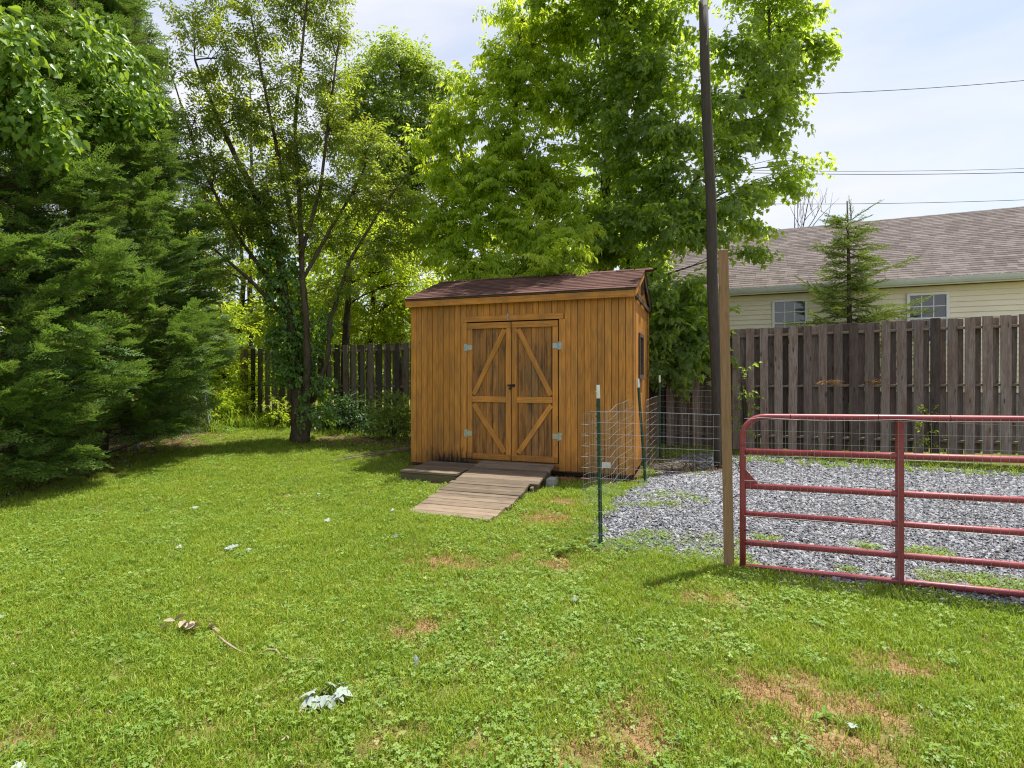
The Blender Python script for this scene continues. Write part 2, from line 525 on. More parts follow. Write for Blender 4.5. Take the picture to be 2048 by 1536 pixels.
ML_FARD = leafmat('ash_leaf', (0.075, 0.15, 0.028), (0.20, 0.29, 0.045), (0.55, 0.70, 0.06), 0.5, 0.5, 0.3, 0.5)
ML_IVY = leafmat('ivy_leaf', (0.05, 0.13, 0.022), (0.15, 0.26, 0.04), (0.4, 0.6, 0.04), 0.3, 0.35, 0.5, 1.2)
ML_VINE = leafmat('vine_leaf', (0.085, 0.19, 0.03), (0.20, 0.32, 0.05), (0.42, 0.60, 0.04), 0.45, 0.4, 0.4, 0.8, c3=(0.40, 0.34, 0.03), c3amt=0.03)
ML_PALE = leafmat('pale_leaf_underside', (0.18, 0.23, 0.19), (0.36, 0.41, 0.37), (0.4, 0.45, 0.35), 0.12, 0.7, 0.2, 4)
ML_TAN = leafmat('dead_leaf', (0.30, 0.22, 0.15), (0.50, 0.42, 0.33), (0.4, 0.28, 0.15), 0.15, 0.8, 0.1, 6)
ML_SHRUB = leafmat('shrub_leaf', (0.025, 0.07, 0.022), (0.07, 0.14, 0.04), (0.12, 0.22, 0.03), 0.3, 0.4, 0.4, 1.5)

# ------------------------------------------------------------------ leaf cluster templates (kept in collections that are only instanced)
OVAL = [(0, 0), (0.25, 0.17), (0.6, 0.22), (0.85, 0.11), (1, 0), (0.85, -0.11), (0.6, -0.22), (0.25, -0.17)]
OVAL6 = [(0, 0), (0.35, 0.2), (0.72, 0.17), (1, 0), (0.72, -0.17), (0.35, -0.2)]
HEART = [(0.1, 0), (-0.06, 0.22), (0.12, 0.44), (0.45, 0.42), (0.75, 0.2), (1, 0), (0.75, -0.2), (0.45, -0.42), (0.12, -0.44), (-0.06, -0.22)]
MAPLE = [(0, 0), (0.08, 0.10), (0.02, 0.42), (0.28, 0.24), (0.42, 0.56), (0.52, 0.22), (0.66, 0.24), (1, 0),
         (0.66, -0.24), (0.52, -0.22), (0.42, -0.56), (0.28, -0.24), (0.02, -0.42), (0.08, -0.10)]

def put_leaf(b, shape, size, base, yaw, pitch, roll, fold=0.25, curl=0.25, shade=0.5):
    m = Matrix.Rotation(yaw, 3, 'Z') @ Matrix.Rotation(pitch, 3, 'Y') @ Matrix.Rotation(roll, 3, 'X')
    vs = []
    for x, y in shape:
        vs.append(Vector(base) + m @ Vector((x * size, y * size, (abs(y) * fold - curl * x * x) * size)))
    n = len(vs)
    if n == 14:
        fs = [(0,1,2,3),(0,3,4,5),(0,5,6,7),(0,7,8,9),(0,9,10,11),(0,11,12,13)]
    else:
        h = n // 2
        fs = [tuple(range(0, h + 1)), tuple([0] + list(range(h, n)))]
    b.add(vs, fs, shade)

def collection(name, meshes, mat):
    c = bpy.data.collections.new(name)
    for i, me in enumerate(meshes):
        if not me.materials: me.materials.append(mat)
        o = bpy.data.objects.new(name + '_piece', me)
        c.objects.link(o)
    return c

def sprig_meshes(shape, leaf, n, length, droop=0.3, nvar=4, width=0.5, seed=1, pairs=False, fold=0.25):
    r = random.Random(seed)
    out = []
    for v in range(nvar):
        b = Buf()
        for i in range(n):
            t = (i + 0.5) / n
            side = 1 if i % 2 else -1
            x = t * length
            z = -droop * length * t * t * 0.5 + r.uniform(-.03, .03)
            off = r.uniform(0.0, width) * length * (0.6 if t > .8 else 1)
            ang = side * r.uniform(0.3, 1.25)
            bx, by = x + math.cos(ang) * off * .6, math.sin(ang) * off * .6
            put_leaf(b, shape, leaf * r.uniform(.7, 1.2), (bx, by, z + r.uniform(-.35, .2) * width * length * .5),
                     ang + r.uniform(-.6, .6), r.uniform(-0.1, 0.75) + droop * .6, r.uniform(-.7, .7), fold, r.uniform(.05, .4), r.random())
        me = b.mesh('leaf_sprig')
        out.append(me)
    return out

def compound_meshes(nvar=4, seed=3, n=5, length=.34, leaf=.105):
    """drooping compound leaves of box elder: leaflets in threes and fives hanging off the twig"""
    r = random.Random(seed); out = []
    for v in range(nvar):
        b = Buf()
        for i in range(n):
            t = (i + .4) / n; side = 1 if i % 2 else -1
            ang = side * r.uniform(.4, 1.2)
            st = r.uniform(.08, .15)
            px, py, pz = t * length, 0, 0
            ex, ey, ez = px + math.cos(ang) * st, math.sin(ang) * st, pz - st * r.uniform(.1, .6)
            sh = r.random()
            for k in range(5):
                f = (0.35, .35, .7, .7, 1)[k]; sd = (1, -1, 1, -1, 0)[k]
                put_leaf(b, OVAL6, leaf * r.uniform(.75, 1.15), (px + (ex - px) * f, py + (ey - py) * f, pz + (ez - pz) * f),
                         ang + sd * 1.0 + r.uniform(-.25, .25), r.uniform(.35, 1.15), r.uniform(-.5, .5), .2, .3, min(1, max(0, sh + r.uniform(-.2, .2))))
        out.append(b.mesh('leaf_sprig'))
    return out

def cypress_meshes(nvar=4, seed=5):
    r = random.Random(seed); out = []
    for v in range(nvar):
        b = Buf()
        L = .42
        sh0 = r.uniform(.1, .9)
        bend = r.uniform(-.15, .15)
        def axis(t): return Vector((t * L, bend * L * t * t, -.16 * L * t * t + .02 * math.sin(t * 5)))
        for i in range(16):
            t = .06 + .94 * i / 16
            side = 1 if i % 2 else -1
            p = axis(t)
            ln = (.36 * (1 - t) ** .75 + .07) * L * r.uniform(.75, 1.15)
            ang = side * r.uniform(.55, .85)
            d = Vector((math.cos(ang), math.sin(ang), r.uniform(-.28, .12)))
            q = p + d * ln
            n_ = Vector((-d.y, d.x, r.uniform(-.4, .4))).normalized()
            w = .0075
            sh = min(1, max(0, sh0 + r.uniform(-.3, .3)))
            b.add([p - n_ * w, p + n_ * w, q], [(0, 1, 2)], sh)
            k = max(3, int(ln / .022))
            for j in range(k):
                tt = (j + .6) / k
                s2 = 1 if j % 2 else -1
                pp = p + d * ln * tt
                l2 = (.055 * (1 - tt) + .02) * r.uniform(.7, 1.3)
                a2 = ang + s2 * r.uniform(.45, .8)
                d2 = Vector((math.cos(a2), math.sin(a2), r.uniform(-.4, .35)))
                n2 = Vector((-d2.y, d2.x, r.uniform(-.6, .6))).normalized() * .0075
                b.add([pp - n2, pp + d2 * l2 * .6 - n2 * 1.2, pp + d2 * l2, pp + n2 * .9], [(0, 1, 2, 3)], min(1, max(0, sh + r.uniform(-.12, .12) + .15 * tt)))
        out.append(b.mesh('cypress_spray'))
    return out

def needle_meshes(nvar=3, seed=6):
    r = random.Random(seed); out = []
    for v in range(nvar):
        b = Buf(); L = .26
        def shoot(p, d, ln, n):
            for i in range(n):
                t = i / n
                q = p + d * ln * t
                o = d.orthogonal().normalized()
                o = Matrix.Rotation(r.uniform(0, 6.283), 3, d) @ o
                dd = (o + d * r.uniform(.3, 1.0)).normalized()
                w = dd.cross(d).normalized() * .0034
                l_ = r.uniform(.018, .030)
                b.add([q - w, q + w, q + dd * l_], [(0, 1, 2)], min(1, r.uniform(0, .6) + .4 * t))
        ax = Vector((1, 0, 0))
        shoot(Vector((0, 0, 0)), ax, L, 90)
        for k in range(4):
            t = .15 + .2 * k
            sd = 1 if k % 2 else -1
            shoot(Vector((L * t, 0, 0)), Vector((.75, sd * .62, r.uniform(-.25, .05))).normalized(), L * (1 - t) * .65, 36)
        b.tube([(0, 0, 0), (L, 0, 0)], .003, 3, False, .1)
        out.append(b.mesh('spruce_spray'))
    return out

C_MAPLE = collection('maple_sprigs', sprig_meshes(MAPLE, .112, 13, .44, .5, 5, .55, 11), ML_MAPLE)
C_ELDER = collection('box_elder_sprigs', compound_meshes(5), ML_ELDER)
C_CHERRY = collection('cherry_sprigs', sprig_meshes(OVAL6, .068, 13, .30, .1, 5, .34, 12), ML_CHERRY)
C_CONIF = collection('cypress_sprays', cypress_meshes(5), ML_CONIF)
C_SPRUCE = collection('spruce_sprays', needle_meshes(4), ML_SPRUCE)
C_FAR = collection('woodland_sprigs', sprig_meshes(OVAL6, .15, 16, .6, .35, 4, .6, 14), ML_FAR)
C_FARD = collection('ash_sprigs', sprig_meshes(OVAL6, .14, 18, .6, .4, 4, .6, 15), ML_FARD)
C_IVY = collection('ivy_sprigs', sprig_meshes(HEART, .062, 8, .20, .5, 4, .5, 16), ML_IVY)
C_VINE = collection('vine_sprigs', sprig_meshes(HEART, .085, 9, .34, .5, 4, .6, 17), ML_VINE)
C_SHRUB = collection('shrub_sprigs', sprig_meshes(OVAL, .09, 10, .26, .35, 4, .5, 18), ML_SHRUB)
C_LIME = collection('lime_sprigs', sprig_meshes(OVAL, .085, 11, .30, .35, 4, .5, 19), ML_ELDER)

# ------------------------------------------------------------------ scatter: one object whose points carry leaf clusters, tufts or stones
_groups = {}
def scatter_group(coll):
    if coll.name in _groups: return _groups[coll.name]
    ng = bpy.data.node_groups.new('scatter_' + coll.name, 'GeometryNodeTree')
    ng.interface.new_socket('Geometry', in_out='INPUT', socket_type='NodeSocketGeometry')
    ng.interface.new_socket('Geometry', in_out='OUTPUT', socket_type='NodeSocketGeometry')
    N, L = ng.nodes, ng.links
    gi, go = N.new('NodeGroupInput'), N.new('NodeGroupOutput')
    ci = N.new('GeometryNodeCollectionInfo')
    ci.inputs['Collection'].default_value = coll
    ci.inputs['Separate Children'].default_value = True
    ci.inputs['Reset Children'].default_value = True
    ip = N.new('GeometryNodeInstanceOnPoints')
    ip.inputs['Pick Instance'].default_value = True
    def na(nm, ty):
        a = N.new('GeometryNodeInputNamedAttribute'); a.data_type = ty
        a.inputs['Name'].default_value = nm
        return [o for o in a.outputs if o.enabled and o.name == 'Attribute'][0]
    er = N.new('FunctionNodeEulerToRotation')
    L.new(na('rot', 'FLOAT_VECTOR'), er.inputs[0])
    L.new(gi.outputs[0], ip.inputs['Points'])
    L.new(ci.outputs[0], ip.inputs['Instance'])
    L.new(na('idx', 'INT'), ip.inputs['Instance Index'])
    L.new(er.outputs[0], ip.inputs['Rotation'])
    L.new(na('scl', 'FLOAT'), ip.inputs['Scale'])
    L.new(ip.outputs['Instances'], go.inputs[0])
    _groups[coll.name] = ng
    return ng

N_INST = [0]
def scatter(name, pts, rot, scl, coll, parent=None, idx=None):
    pts = np.asarray(pts, np.float32).reshape(-1, 3)
    n = len(pts)
    N_INST[0] += n
    me = bpy.data.meshes.new(name)
    me.vertices.add(n)
    me.vertices.foreach_set('co', pts.ravel())
    a = me.attributes.new('rot', 'FLOAT_VECTOR', 'POINT'); a.data.foreach_set('vector', np.asarray(rot, np.float32).ravel())
    a = me.attributes.new('scl', 'FLOAT', 'POINT'); a.data.foreach_set('value', np.asarray(scl, np.float32))
    if idx is None: idx = rng.integers(0, len(coll.objects), n)
    a = me.attributes.new('idx', 'INT', 'POINT'); a.data.foreach_set('value', np.asarray(idx, np.int32))
    o = bpy.data.objects.new(name, me)
    COL.objects.link(o)
    if parent is not None:
        o.parent = parent
        o.matrix_parent_inverse = parent.matrix_world.inverted() if False else Matrix.Identity(4)
    o['kind'] = 'stuff'
    md = o.modifiers.new('scatter', 'NODES')
    md.node_group = scatter_group(coll)
    return o

def dir_rot(d, roll):
    return (roll, -math.asin(max(-1, min(1, d.z))), math.atan2(d.y, d.x))

def bez(a, b, c, n):
    return [(a * (1 - t) ** 2 + b * 2 * t * (1 - t) + c * t * t) for t in [i / (n - 1) for i in range(n)]]

# ------------------------------------------------------------------ trees
def tree(name, label, stems, lobes, coll, matb, seed, twigs=60, per=5, sscale=1.0, droop=.2, group=None, cat='tree',
         limb_r=.05, twig_r=.006, shell=.38, spread=.5, fine_twigs=True, zmin=None):
    """stems: list of (points, radii) in world space; lobes: (centre, (rx, ry, rz), density)"""
    r = random.Random(seed)
    base = Vector(stems[0][0][0])
    root = empty(name, base, 0, label, cat, group)
    loc = lambda p: Vector(p) - base
    for pts, rad in stems:
        b = Buf()
        P = [Vector(p) for p in pts]
        # subdivide for a slightly crooked trunk
        q, rr = [], []
        for i in range(len(P) - 1):
            for k in range(4):
                t = k / 4
                q.append(P[i].lerp(P[i + 1], t) + Vector((r.uniform(-1, 1), r.uniform(-1, 1), 0)) * rad[i] * .18 * (0 if i == 0 and k == 0 else 1))
                rr.append((rad[i] * (1 - t) + rad[i + 1] * t) * r.uniform(.94, 1.07))
        q.append(P[-1]); rr.append(rad[-1])
        b.tube([loc(p) for p in q], rr, 10)
        b.build('trunk', matb, root, True)
    tw = Buf()
    pts, rots, scl = [], [], []
    for li, (c, rad, dens) in enumerate(lobes):
        c = Vector(c)
        if not hasattr(rad, '__len__'): rad = (rad, rad, rad * .8)
        # attach to the nearest stem point below the lobe
        best, ba = 1e9, None
        for sp, sr in stems:
            for i in range(len(sp) - 1):
                for t in (0, .33, .66, 1):
                    a = Vector(sp[i]).lerp(Vector(sp[i + 1]), t)
                    if a.z > c.z - .1 * (c - a).length or a.z < base.z + .8: pen = 3
                    else: pen = 0
                    dd = abs((c - a).length - max(.6, .9 * (c.z - a.z))) * .3 + (c - a).length + pen
                    if dd < best: best, ba = dd, a
        mid = ba.lerp(c, .5) + Vector((r.uniform(-.2, .2), r.uniform(-.2, .2), .15 * (c - ba).length * r.uniform(-.2, .8)))
        limb = bez(ba, mid, c, 8)
        lr = limb_r * (0.6 + .5 * max(rad))
        b = Buf(); b.tube([loc(p) for p in limb], [lr * (1 - .75 * i / 7) for i in range(8)], 6)
        b.build('branch', matb, root, True)
        nt = max(3, int(twigs * dens * (rad[0] * rad[1] * rad[2]) ** (2 / 3)))
        for k in range(nt):
            s = limb[r.randint(2, 7)]
            d = Vector((r.gauss(0, 1), r.gauss(0, 1), r.gauss(0, 1))).normalized()
            q = r.random() ** shell
            e = c + Vector((d.x * rad[0], d.y * rad[1], d.z * rad[2])) * q * r.uniform(.85, 1.12)
            m = s.lerp(e, .5) + Vector((0, 0, r.uniform(0, .25) * (e - s).length))
            path = bez(s, m, e, 5)
            if fine_twigs: tw.tube([loc(p) for p in path], [twig_r * (1.6 - .28 * i) for i in range(5)], 3, False)
            for j in range(per):
                t = .35 + .65 * (j + r.random()) / per
                i0 = min(3, int(t * 4)); f = t * 4 - i0
                p = path[i0].lerp(path[i0 + 1], min(1, f))
                tg = (path[i0 + 1] - path[i0]).normalized()
                dd = (tg + Vector((r.gauss(0, spread), r.gauss(0, spread), r.gauss(0, spread * .6) - droop))).normalized()
                if zmin is not None and p.z < zmin: continue
                pts.append(loc(p)); rots.append(dir_rot(dd, r.uniform(-.7, .7))); scl.append(sscale * r.uniform(.75, 1.25))
    if fine_twigs and tw.v:
        o = tw.build('twigs', matb, root); o['kind'] = 'stuff'
    scatter('crown', pts, rots, scl, coll, root)
    return root

def gp(u, v, d):
    p = at(u, v, d); p.z = float(g(p.x, p.y)); return p

# ================================================================== GROUND
BARE = [(1600, 1385, .30, .13), (1690, 1400, .28, .10), (1790, 1318, .20, .08), (1425, 1195, .30, .10), (1660, 1450, .32, .12), (830, 1258, .16, .10),
        (1270, 1440, .13, .12), (780, 1465, .09, .06), (1100, 1040, .40, .16), (1100, 1120, .45, .10), (895, 1120, .35, .12), (1290, 1480, .12, .10),
        (1200, 1500, .10, .05), (1130, 1500, .10, .06), (950, 1490, .10, .04), (1500, 1370, .1, .1), (40, 1470, .08, .05), (1120, 1010, .3, .1), (1180, 1090, .25, .1)]
def bare(x, y):
    m = np.zeros_like(x)
    for u, v, a, b in BARE:
        d = (CAM_H + .03) * FPX / (v - HV); cx = (u - CU) / FPX * d
        q = ((x - cx) * .94 + (y - d) * -.33) ** 2 / (a * 1.15) ** 2 + ((x - cx) * .33 + (y - d) * .94) ** 2 / (b * 2.0) ** 2
        m = np.maximum(m, np.exp(-q * 1.1))
    return np.clip(m * (0.45 + 1.4 * vn(x * 9, y * 9, 5)), 0, 1)

def axis_list(a, b, step, far, nfar):
    core = list(np.arange(a, b + 1e-6, step))
    k = [a - (far) * ((i + 1) / nfar) ** 2.2 for i in range(nfar)][::-1]
    k2 = [b + (far) * ((i + 1) / nfar) ** 2.2 for i in range(nfar)]
    return k + core + k2

def sheet(name, xs, ys, zf, mat, keep=None, kind='structure'):
    X, Y = np.meshgrid(xs, ys)
    Z = zf(X, Y)
    nx, ny = len(xs), len(ys)
    vs = np.stack([X, Y, Z], -1).reshape(-1, 3)
    fs = []
    for j in range(ny - 1):
        for i in range(nx - 1):
            if keep is None or keep((xs[i] + xs[i+1]) / 2, (ys[j] + ys[j+1]) / 2):
                fs.append((j*nx+i, j*nx+i+1, (j+1)*nx+i+1, (j+1)*nx+i))
    used = sorted({i for f in fs for i in f}); mp = {a: k for k, a in enumerate(used)}
    me = bpy.data.meshes.new(name)
    me.from_pydata([tuple(vs[i]) for i in used], [], [tuple(mp[i] for i in f) for f in fs])
    me.polygons.foreach_set('use_smooth', [True] * len(me.polygons))
    o = link(name, me, mat)
    o['kind'] = kind
    return o

gsh = sheet('ground', axis_list(-14, 14, .14, 500, 14), axis_list(-2, 18, .14, 500, 14), g, M_SOIL)

_n = len(gsh.data.vertices); _co = np.zeros(_n * 3); gsh.data.vertices.foreach_get('co', _co); _co = _co.reshape(-1, 3)
_a = gsh.data.attributes.new('bare', 'FLOAT', 'POINT')
_a.data.foreach_set('value', np.where((_co[:, 1] > 1) & (_co[:, 1] < 9), bare(_co[:, 0], _co[:, 1]), 0.0).astype(np.float32))
GRAVEL = [(.80, 5.05), (1.40, 4.86), (1.95, 4.62), (2.25, 4.17), (2.87, 3.97), (3.54, 3.70), (5.2, 3.05), (7.0, 2.4), (10.5, 7.2),
          (8.2, 8.35), (6.2, 9.1), (4.4, 9.75), (3.3, 10.0), (2.75, 9.3), (2.25, 8.3), (1.88, 7.6), (1.45, 6.9), (1.1, 6.1), (.86, 5.5)]
sheet('gravel_bed', list(np.arange(.5, 11, .12)), list(np.arange(2.3, 10.4, .12)), lambda x, y: g(x, y) + .006, M_GRAVEL_B,
      keep=lambda x, y: bool(inpoly(x + .12 * math.sin(5 * y), y + .10 * math.sin(4 * x), GRAVEL)))
LITTER = [(-9.5, 7.0), (-6.6, 6.3), (-5.9, 8.2), (-6.1, 10.2), (-6.6, 12.3), (-9.5, 13.5)]
sheet('leaf_litter', list(np.arange(-10, -5, .2)), list(np.arange(6, 14, .2)), lambda x, y: g(x, y) + .006, M_LITTER,
      keep=lambda x, y: bool(inpoly(x + .3 * math.sin(2.3 * y), y, LITTER)))
sheet('bare_soil', list(np.arange(-5, 4.6, .2)), list(np.arange(7.8, 14, .2)), lambda x, y: g(x, y) + .010, M_LITTER,
      keep=lambda x, y: (lambda a, b: (b > 1.15 + .25 * math.sin(3 * a) and b < 2.3 and -3.2 < a < 5.3) or (-.9 < a < 4.1 and b > -.15 and b <= 1.3) or (-1.0 < a < 0 and b > -.5 and b <= 1.2 and math.sin(7 * a + 5 * b) > -.4))(*to_shed((x, y))))

# ================================================================== LAWN
def blades(r, n, h0, h1, w, rad, lean=.5):
    b = Buf()
    for i in range(n):
        a = r.uniform(0, 6.283); q = rad * math.sqrt(r.random())
        px, py = q * math.cos(a), q * math.sin(a)
        h = r.uniform(h0, h1); d = r.uniform(0, 6.283); ln = r.uniform(.1, lean) * h
        dx, dy = math.cos(d), math.sin(d)
        sx, sy = -dy * w / 2, dx * w / 2
        tw = r.uniform(-.8, .8); sx, sy = sx * math.cos(tw) - sy * math.sin(tw), sx * math.sin(tw) + sy * math.cos(tw)
        m = (px + dx * ln * .35, py + dy * ln * .35, h * .6)
        t = (px + dx * ln, py + dy * ln, h * r.uniform(.75, 1))
        b.add([(px - sx, py - sy, -.01), (px + sx, py + sy, -.01), (m[0] + sx * .8, m[1] + sy * .8, m[2]), (m[0] - sx * .8, m[1] - sy * .8, m[2]), t],
              [(0, 1, 2, 3), (3, 2, 4)], r.random())
    return b.mesh('grass_tuft')

def clovers(r, n, rad):
    b = Buf()
    for i in range(n):
        a = r.uniform(0, 6.283); q = rad * math.sqrt(r.random())
        px, py, z = q * math.cos(a), q * math.sin(a), r.uniform(.012, .040)
        s = r.uniform(.0055, .0105); sh = r.random(); y0 = r.uniform(0, 6.283)
        tl, tr_ = r.uniform(-.4, .4), r.uniform(-.4, .4)
        for k in range(3):
            an = y0 + k * 2.094
            pts = []
            for (dx, dy) in ((0, 0), (.55, .5), (1, .45), (1.1, 0), (1, -.45), (.55, -.5)):
                x = (dx * math.cos(an) - dy * math.sin(an)) * s; y = (dx * math.sin(an) + dy * math.cos(an)) * s
                pts.append((px + x, py + y, z + x * tl + y * tr_))
            b.add(pts, [(0, 1, 2, 3, 4, 5)], sh)
    return b.mesh('clover_tuft')

def rosette(r, n, L, shape=OVAL):
    b = Buf()
    for i in range(n):
        put_leaf(b, shape, L * r.uniform(.6, 1.1), (0, 0, .01), i * 6.283 / n + r.uniform(-.3, .3), -r.uniform(.25, .9), r.uniform(-.3, .3), .25, r.uniform(.3, .7), r.random())
    return b.mesh('weed_rosette')

r_ = random.Random(40)
C_GRASS = collection('grass_tufts', [blades(r_, 22, .020, .055, .0046, .055, 1.0) for _ in range(5)], ML_GRASS)
C_LONG = collection('long_grass_tufts', [blades(r_, 11, .06, .15, .0065, .045, .9) for _ in range(4)], ML_GRASS)
C_CLOVER = collection('clover_tufts', [clovers(r_, 14, .06) for _ in range(5)], ML_CLOVER)
C_DRY = collection('dry_tufts', [blades(r_, 14, .01, .035, .0035, .055, 1.6) for _ in range(4)], ML_DRY)
C_WEED = collection('weed_rosettes', [rosette(r_, 7, .075) for _ in range(4)], ML_WEED)

def blocked(x, y):
    """where no turf grows: gravel, shed, ramp and landing"""
    a = (x - SHED0.x) * UX.x + (y - SHED0.y) * UX.y
    b = (x - SHED0.x) * VX.x + (y - SHED0.y) * VX.y
    m = inpoly(x + .06 * np.sin(9 * y), y + .05 * np.sin(8 * x), GRAVEL)
    m |= (a > -.1) & (a < 3.75) & (b > -.12) & (b < 2.5)
    m |= (a > 1.29 - .068 * b) & (a < 2.36 - .068 * b + .12 * (b > -1.3)) & (b > -2.66) & (b < .1)
    m |= (a > .30) & (a < 1.4) & (b > -1.10) & (b < .1)
    return m

def visible(x, y, pad=1.0):
    return (np.abs(x) < y * (1024 / FPX) + pad)

def lawn_points(n, y0, y1, dens_fn):
    y = rng.uniform(y0, y1, n); x = rng.uniform(-1, 1, n) * (y1 * .956 + 1.0)
    k = visible(x, y) & ~blocked(x, y) & (x > -9.8) & (x < 8.5)
    x, y = x[k], y[k]
    k = rng.random(len(x)) < dens_fn(x, y)
    x, y = x[k], y[k]
    return x, y

def shade_zone(x, y):
    """thin turf below the dense trees and behind"""
    a = (x - SHED0.x) * UX.x + (y - SHED0.y) * UX.y
    b = (x - SHED0.x) * VX.x + (y - SHED0.y) * VX.y
    t = np.clip((-x - 5.5 - .15 * (y - 6)) / .8, 0, 1)
    t = np.maximum(t, np.clip((b - 1.0) / .6, 0, 1) * (a > -3.4))
    return t

def lawn(name, coll, bands, dens, s0, s1, label):
    P, Rr, S = [], [], []
    for (y0, y1, n, sc) in bands:
        x, y = lawn_points(n, y0, y1, dens)
        z = g(x, y)
        P.append(np.stack([x, y, z], -1))
        m = len(x)
        Rr.append(np.stack([rng.normal(0, .1, m), rng.normal(0, .1, m), rng.uniform(0, 6.283, m)], -1))
        S.append(rng.uniform(s0, s1, m) * sc)
    o = scatter(name, np.concatenate(P), np.concatenate(Rr), np.concatenate(S), coll)
    tag(o, label, None)
    return o

clov = lambda x, y: sst((vn(x * 1.1 + 3, y * 1.1, 9) * .5 + vn(x * 3.1, y * 3.1, 2) * .5 - .36) / .3)
lawn('grass', C_GRASS, [(1.1, 3.2, 12500, 1), (3.2, 6, 25000, 1.05), (6, 10, 30000, 1.2), (10, 15.5, 22000, 1.45)],
     lambda x, y: (1 - .3 * clov(x, y)) * (1 - .82 * bare(x, y)) * (1 - .75 * shade_zone(x, y)), .75, 1.3, 'short green lawn grass')
lawn('clover', C_CLOVER, [(1.1, 3.2, 5200, 1), (3.2, 6, 10000, 1.05), (6, 10, 9000, 1.25), (10, 14, 3500, 1.4)],
     lambda x, y: (.16 + .62 * clov(x, y) * (.35 + .9 * vn(x * 7, y * 7, 12))) * (1 - .8 * bare(x, y)) * (1 - .6 * shade_zone(x, y)), .8, 1.35, 'low clover growing through the lawn')
lawn('dry_grass', C_DRY, [(1.1, 3.2, 6500, 1), (3.2, 6, 13000, 1.05), (6, 10, 12000, 1.25), (10, 14, 4000, 1.3)],
     lambda x, y: .06 + .9 * bare(x, y) + .10 * (vn(x * 2, y * 2, 77) > .6), .8, 1.3, 'straw coloured dead grass in the thin patches')
lawn('long_grass', C_LONG, [(1.1, 3.2, 1500, .8), (3.2, 6, 2600, .75), (6, 14, 2600, .7)],
     lambda x, y: .10 + .75 * (vn(x * 2.6, y * 2.6, 31) > .64), .4, 1.1, 'longer grass blades standing above the lawn')
lawn('weeds', C_WEED, [(1.1, 3.2, 60, 1), (3.2, 6, 110, 1), (6, 12, 120, 1.1)],
     lambda x, y: .2 + .8 * (vn(x * 1.7, y * 1.7, 61) > .55), .45, 1.1, 'broad leaved weeds dotted over the lawn')

# ================================================================== GRAVEL
def stones(r, n, rad):
    n = int(n * 1.25)
    b = Buf()
    for i in range(n):
        a = r.uniform(0, 6.283); q = rad * math.sqrt(r.random())
        c = Vector((q * math.cos(a), q * math.sin(a), r.uniform(.0, .012)))
        s = r.uniform(.006, .013) if i % 5 else r.uniform(.014, .021)
        m = Euler((r.uniform(-.6, .6), r.uniform(-.6, .6), r.uniform(0, 6.28))).to_matrix()
        d = Vector((s * r.uniform(1, 1.6), s, s * r.uniform(.4, .8)))
        vs = []
        for x, y, z in ((1,0,0),(-1,0,0),(0,1,0),(0,-1,0),(0,0,1),(0,0,-1),(.7,.7,.45),(-.7,.6,.4),(.6,-.7,.4),(-.6,-.7,-.3)):
            k = r.uniform(.8, 1.1)
            vs.append(c + m @ Vector((x * d.x * k, y * d.y * k, z * d.z * k)))
        bm = bmesh.new()
        for v in vs: bm.verts.new(v)
        bmesh.ops.convex_hull(bm, input=bm.verts)
        bm.verts.ensure_lookup_table(); bm.verts.index_update()
        b.add([v.co.copy() for v in bm.verts], [tuple(v.index for v in f.verts) for f in bm.faces], r.random())
        bm.free()
    return b.mesh('gravel_stones')
C_STONES = collection('stone_clusters', [stones(r_, 22, .11) for _ in range(6)], M_GRAVEL)
n = 16000
x = rng.uniform(.5, 10, n); y = rng.uniform(2.4, 10.2, n)
k = inpoly(x, y, GRAVEL) & visible(x, y, .8)
x, y = x[k], y[k]
gscale = np.where(y > 6.5, 1.15, .9)
scatter('gravel', np.stack([x, y, g(x, y) + .008], -1), np.stack([np.zeros_like(x), np.zeros_like(x), rng.uniform(0, 6.28, len(x))], -1),
        gscale * rng.uniform(.8, 1.2, len(x)), C_STONES)
# thin edge of stones strewn into the turf along the front
e = [(.75, 5.0), (1.4, 4.8), (1.95, 4.55), (2.25, 4.1), (2.87, 3.9), (3.54, 3.63), (5.2, 3.0)]
px, py = [], []
for i in range(len(e) - 1):
    for k in range(26):
        t = random.random(); px.append(e[i][0] + (e[i+1][0] - e[i][0]) * t + random.gauss(0, .05)); py.append(e[i][1] + (e[i+1][1] - e[i][1]) * t - abs(random.gauss(0, .04)))
px, py = np.array(px), np.array(py)
scatter('strewn_gravel', np.stack([px, py, g(px, py)], -1), np.stack([px * 0, px * 0, rng.uniform(0, 6, len(px))], -1), rng.uniform(.5, .9, len(px)), C_STONES)

# weeds in the gravel
WP = [(1330, 990, .38, 40), (1400, 1000, .2, 14), (1340, 1008, .25, 20), (1275, 1010, .25, 20), (1290, 1060, .2, 18), (1730, 1085, .13, 16), (1860, 1095, .25, 26), (1880, 1100, .12, 12),
      (1900, 1140, .32, 26), (1990, 1150, .25, 26), (1960, 1160, .22, 16), (1700, 1130, .1, 6), (1390, 1075, .5, 46), (1520, 1070, .2, 14), (1260, 1075, .25, 16), (1600, 905, .9, 40),
      (1900, 925, .9, 60), (1395, 945, .3, 20), (1230, 1075, .2, 16), (1500, 925, .35, 20), (1460, 1140, .2, 20), (1700, 912, .7, 40), (1430, 1100, .3, 26), (2020, 1165, .3, 20)]
pts, s = [], []
for u, v, rad, cnt in WP:
    d = (CAM_H - .03) * FPX / (v - HV)
    for i in range(int(cnt * 2.0)):
        a = random.uniform(0, 6.28); q = rad * math.sqrt(random.random())
        X, Y = (u - CU) / FPX * d + q * math.cos(a), d + q * .55 * math.sin(a)
        pts.append((X, Y, float(g(X, Y)) + .01)); s.append(random.uniform(.6, 1.1))
N_ = len(pts)
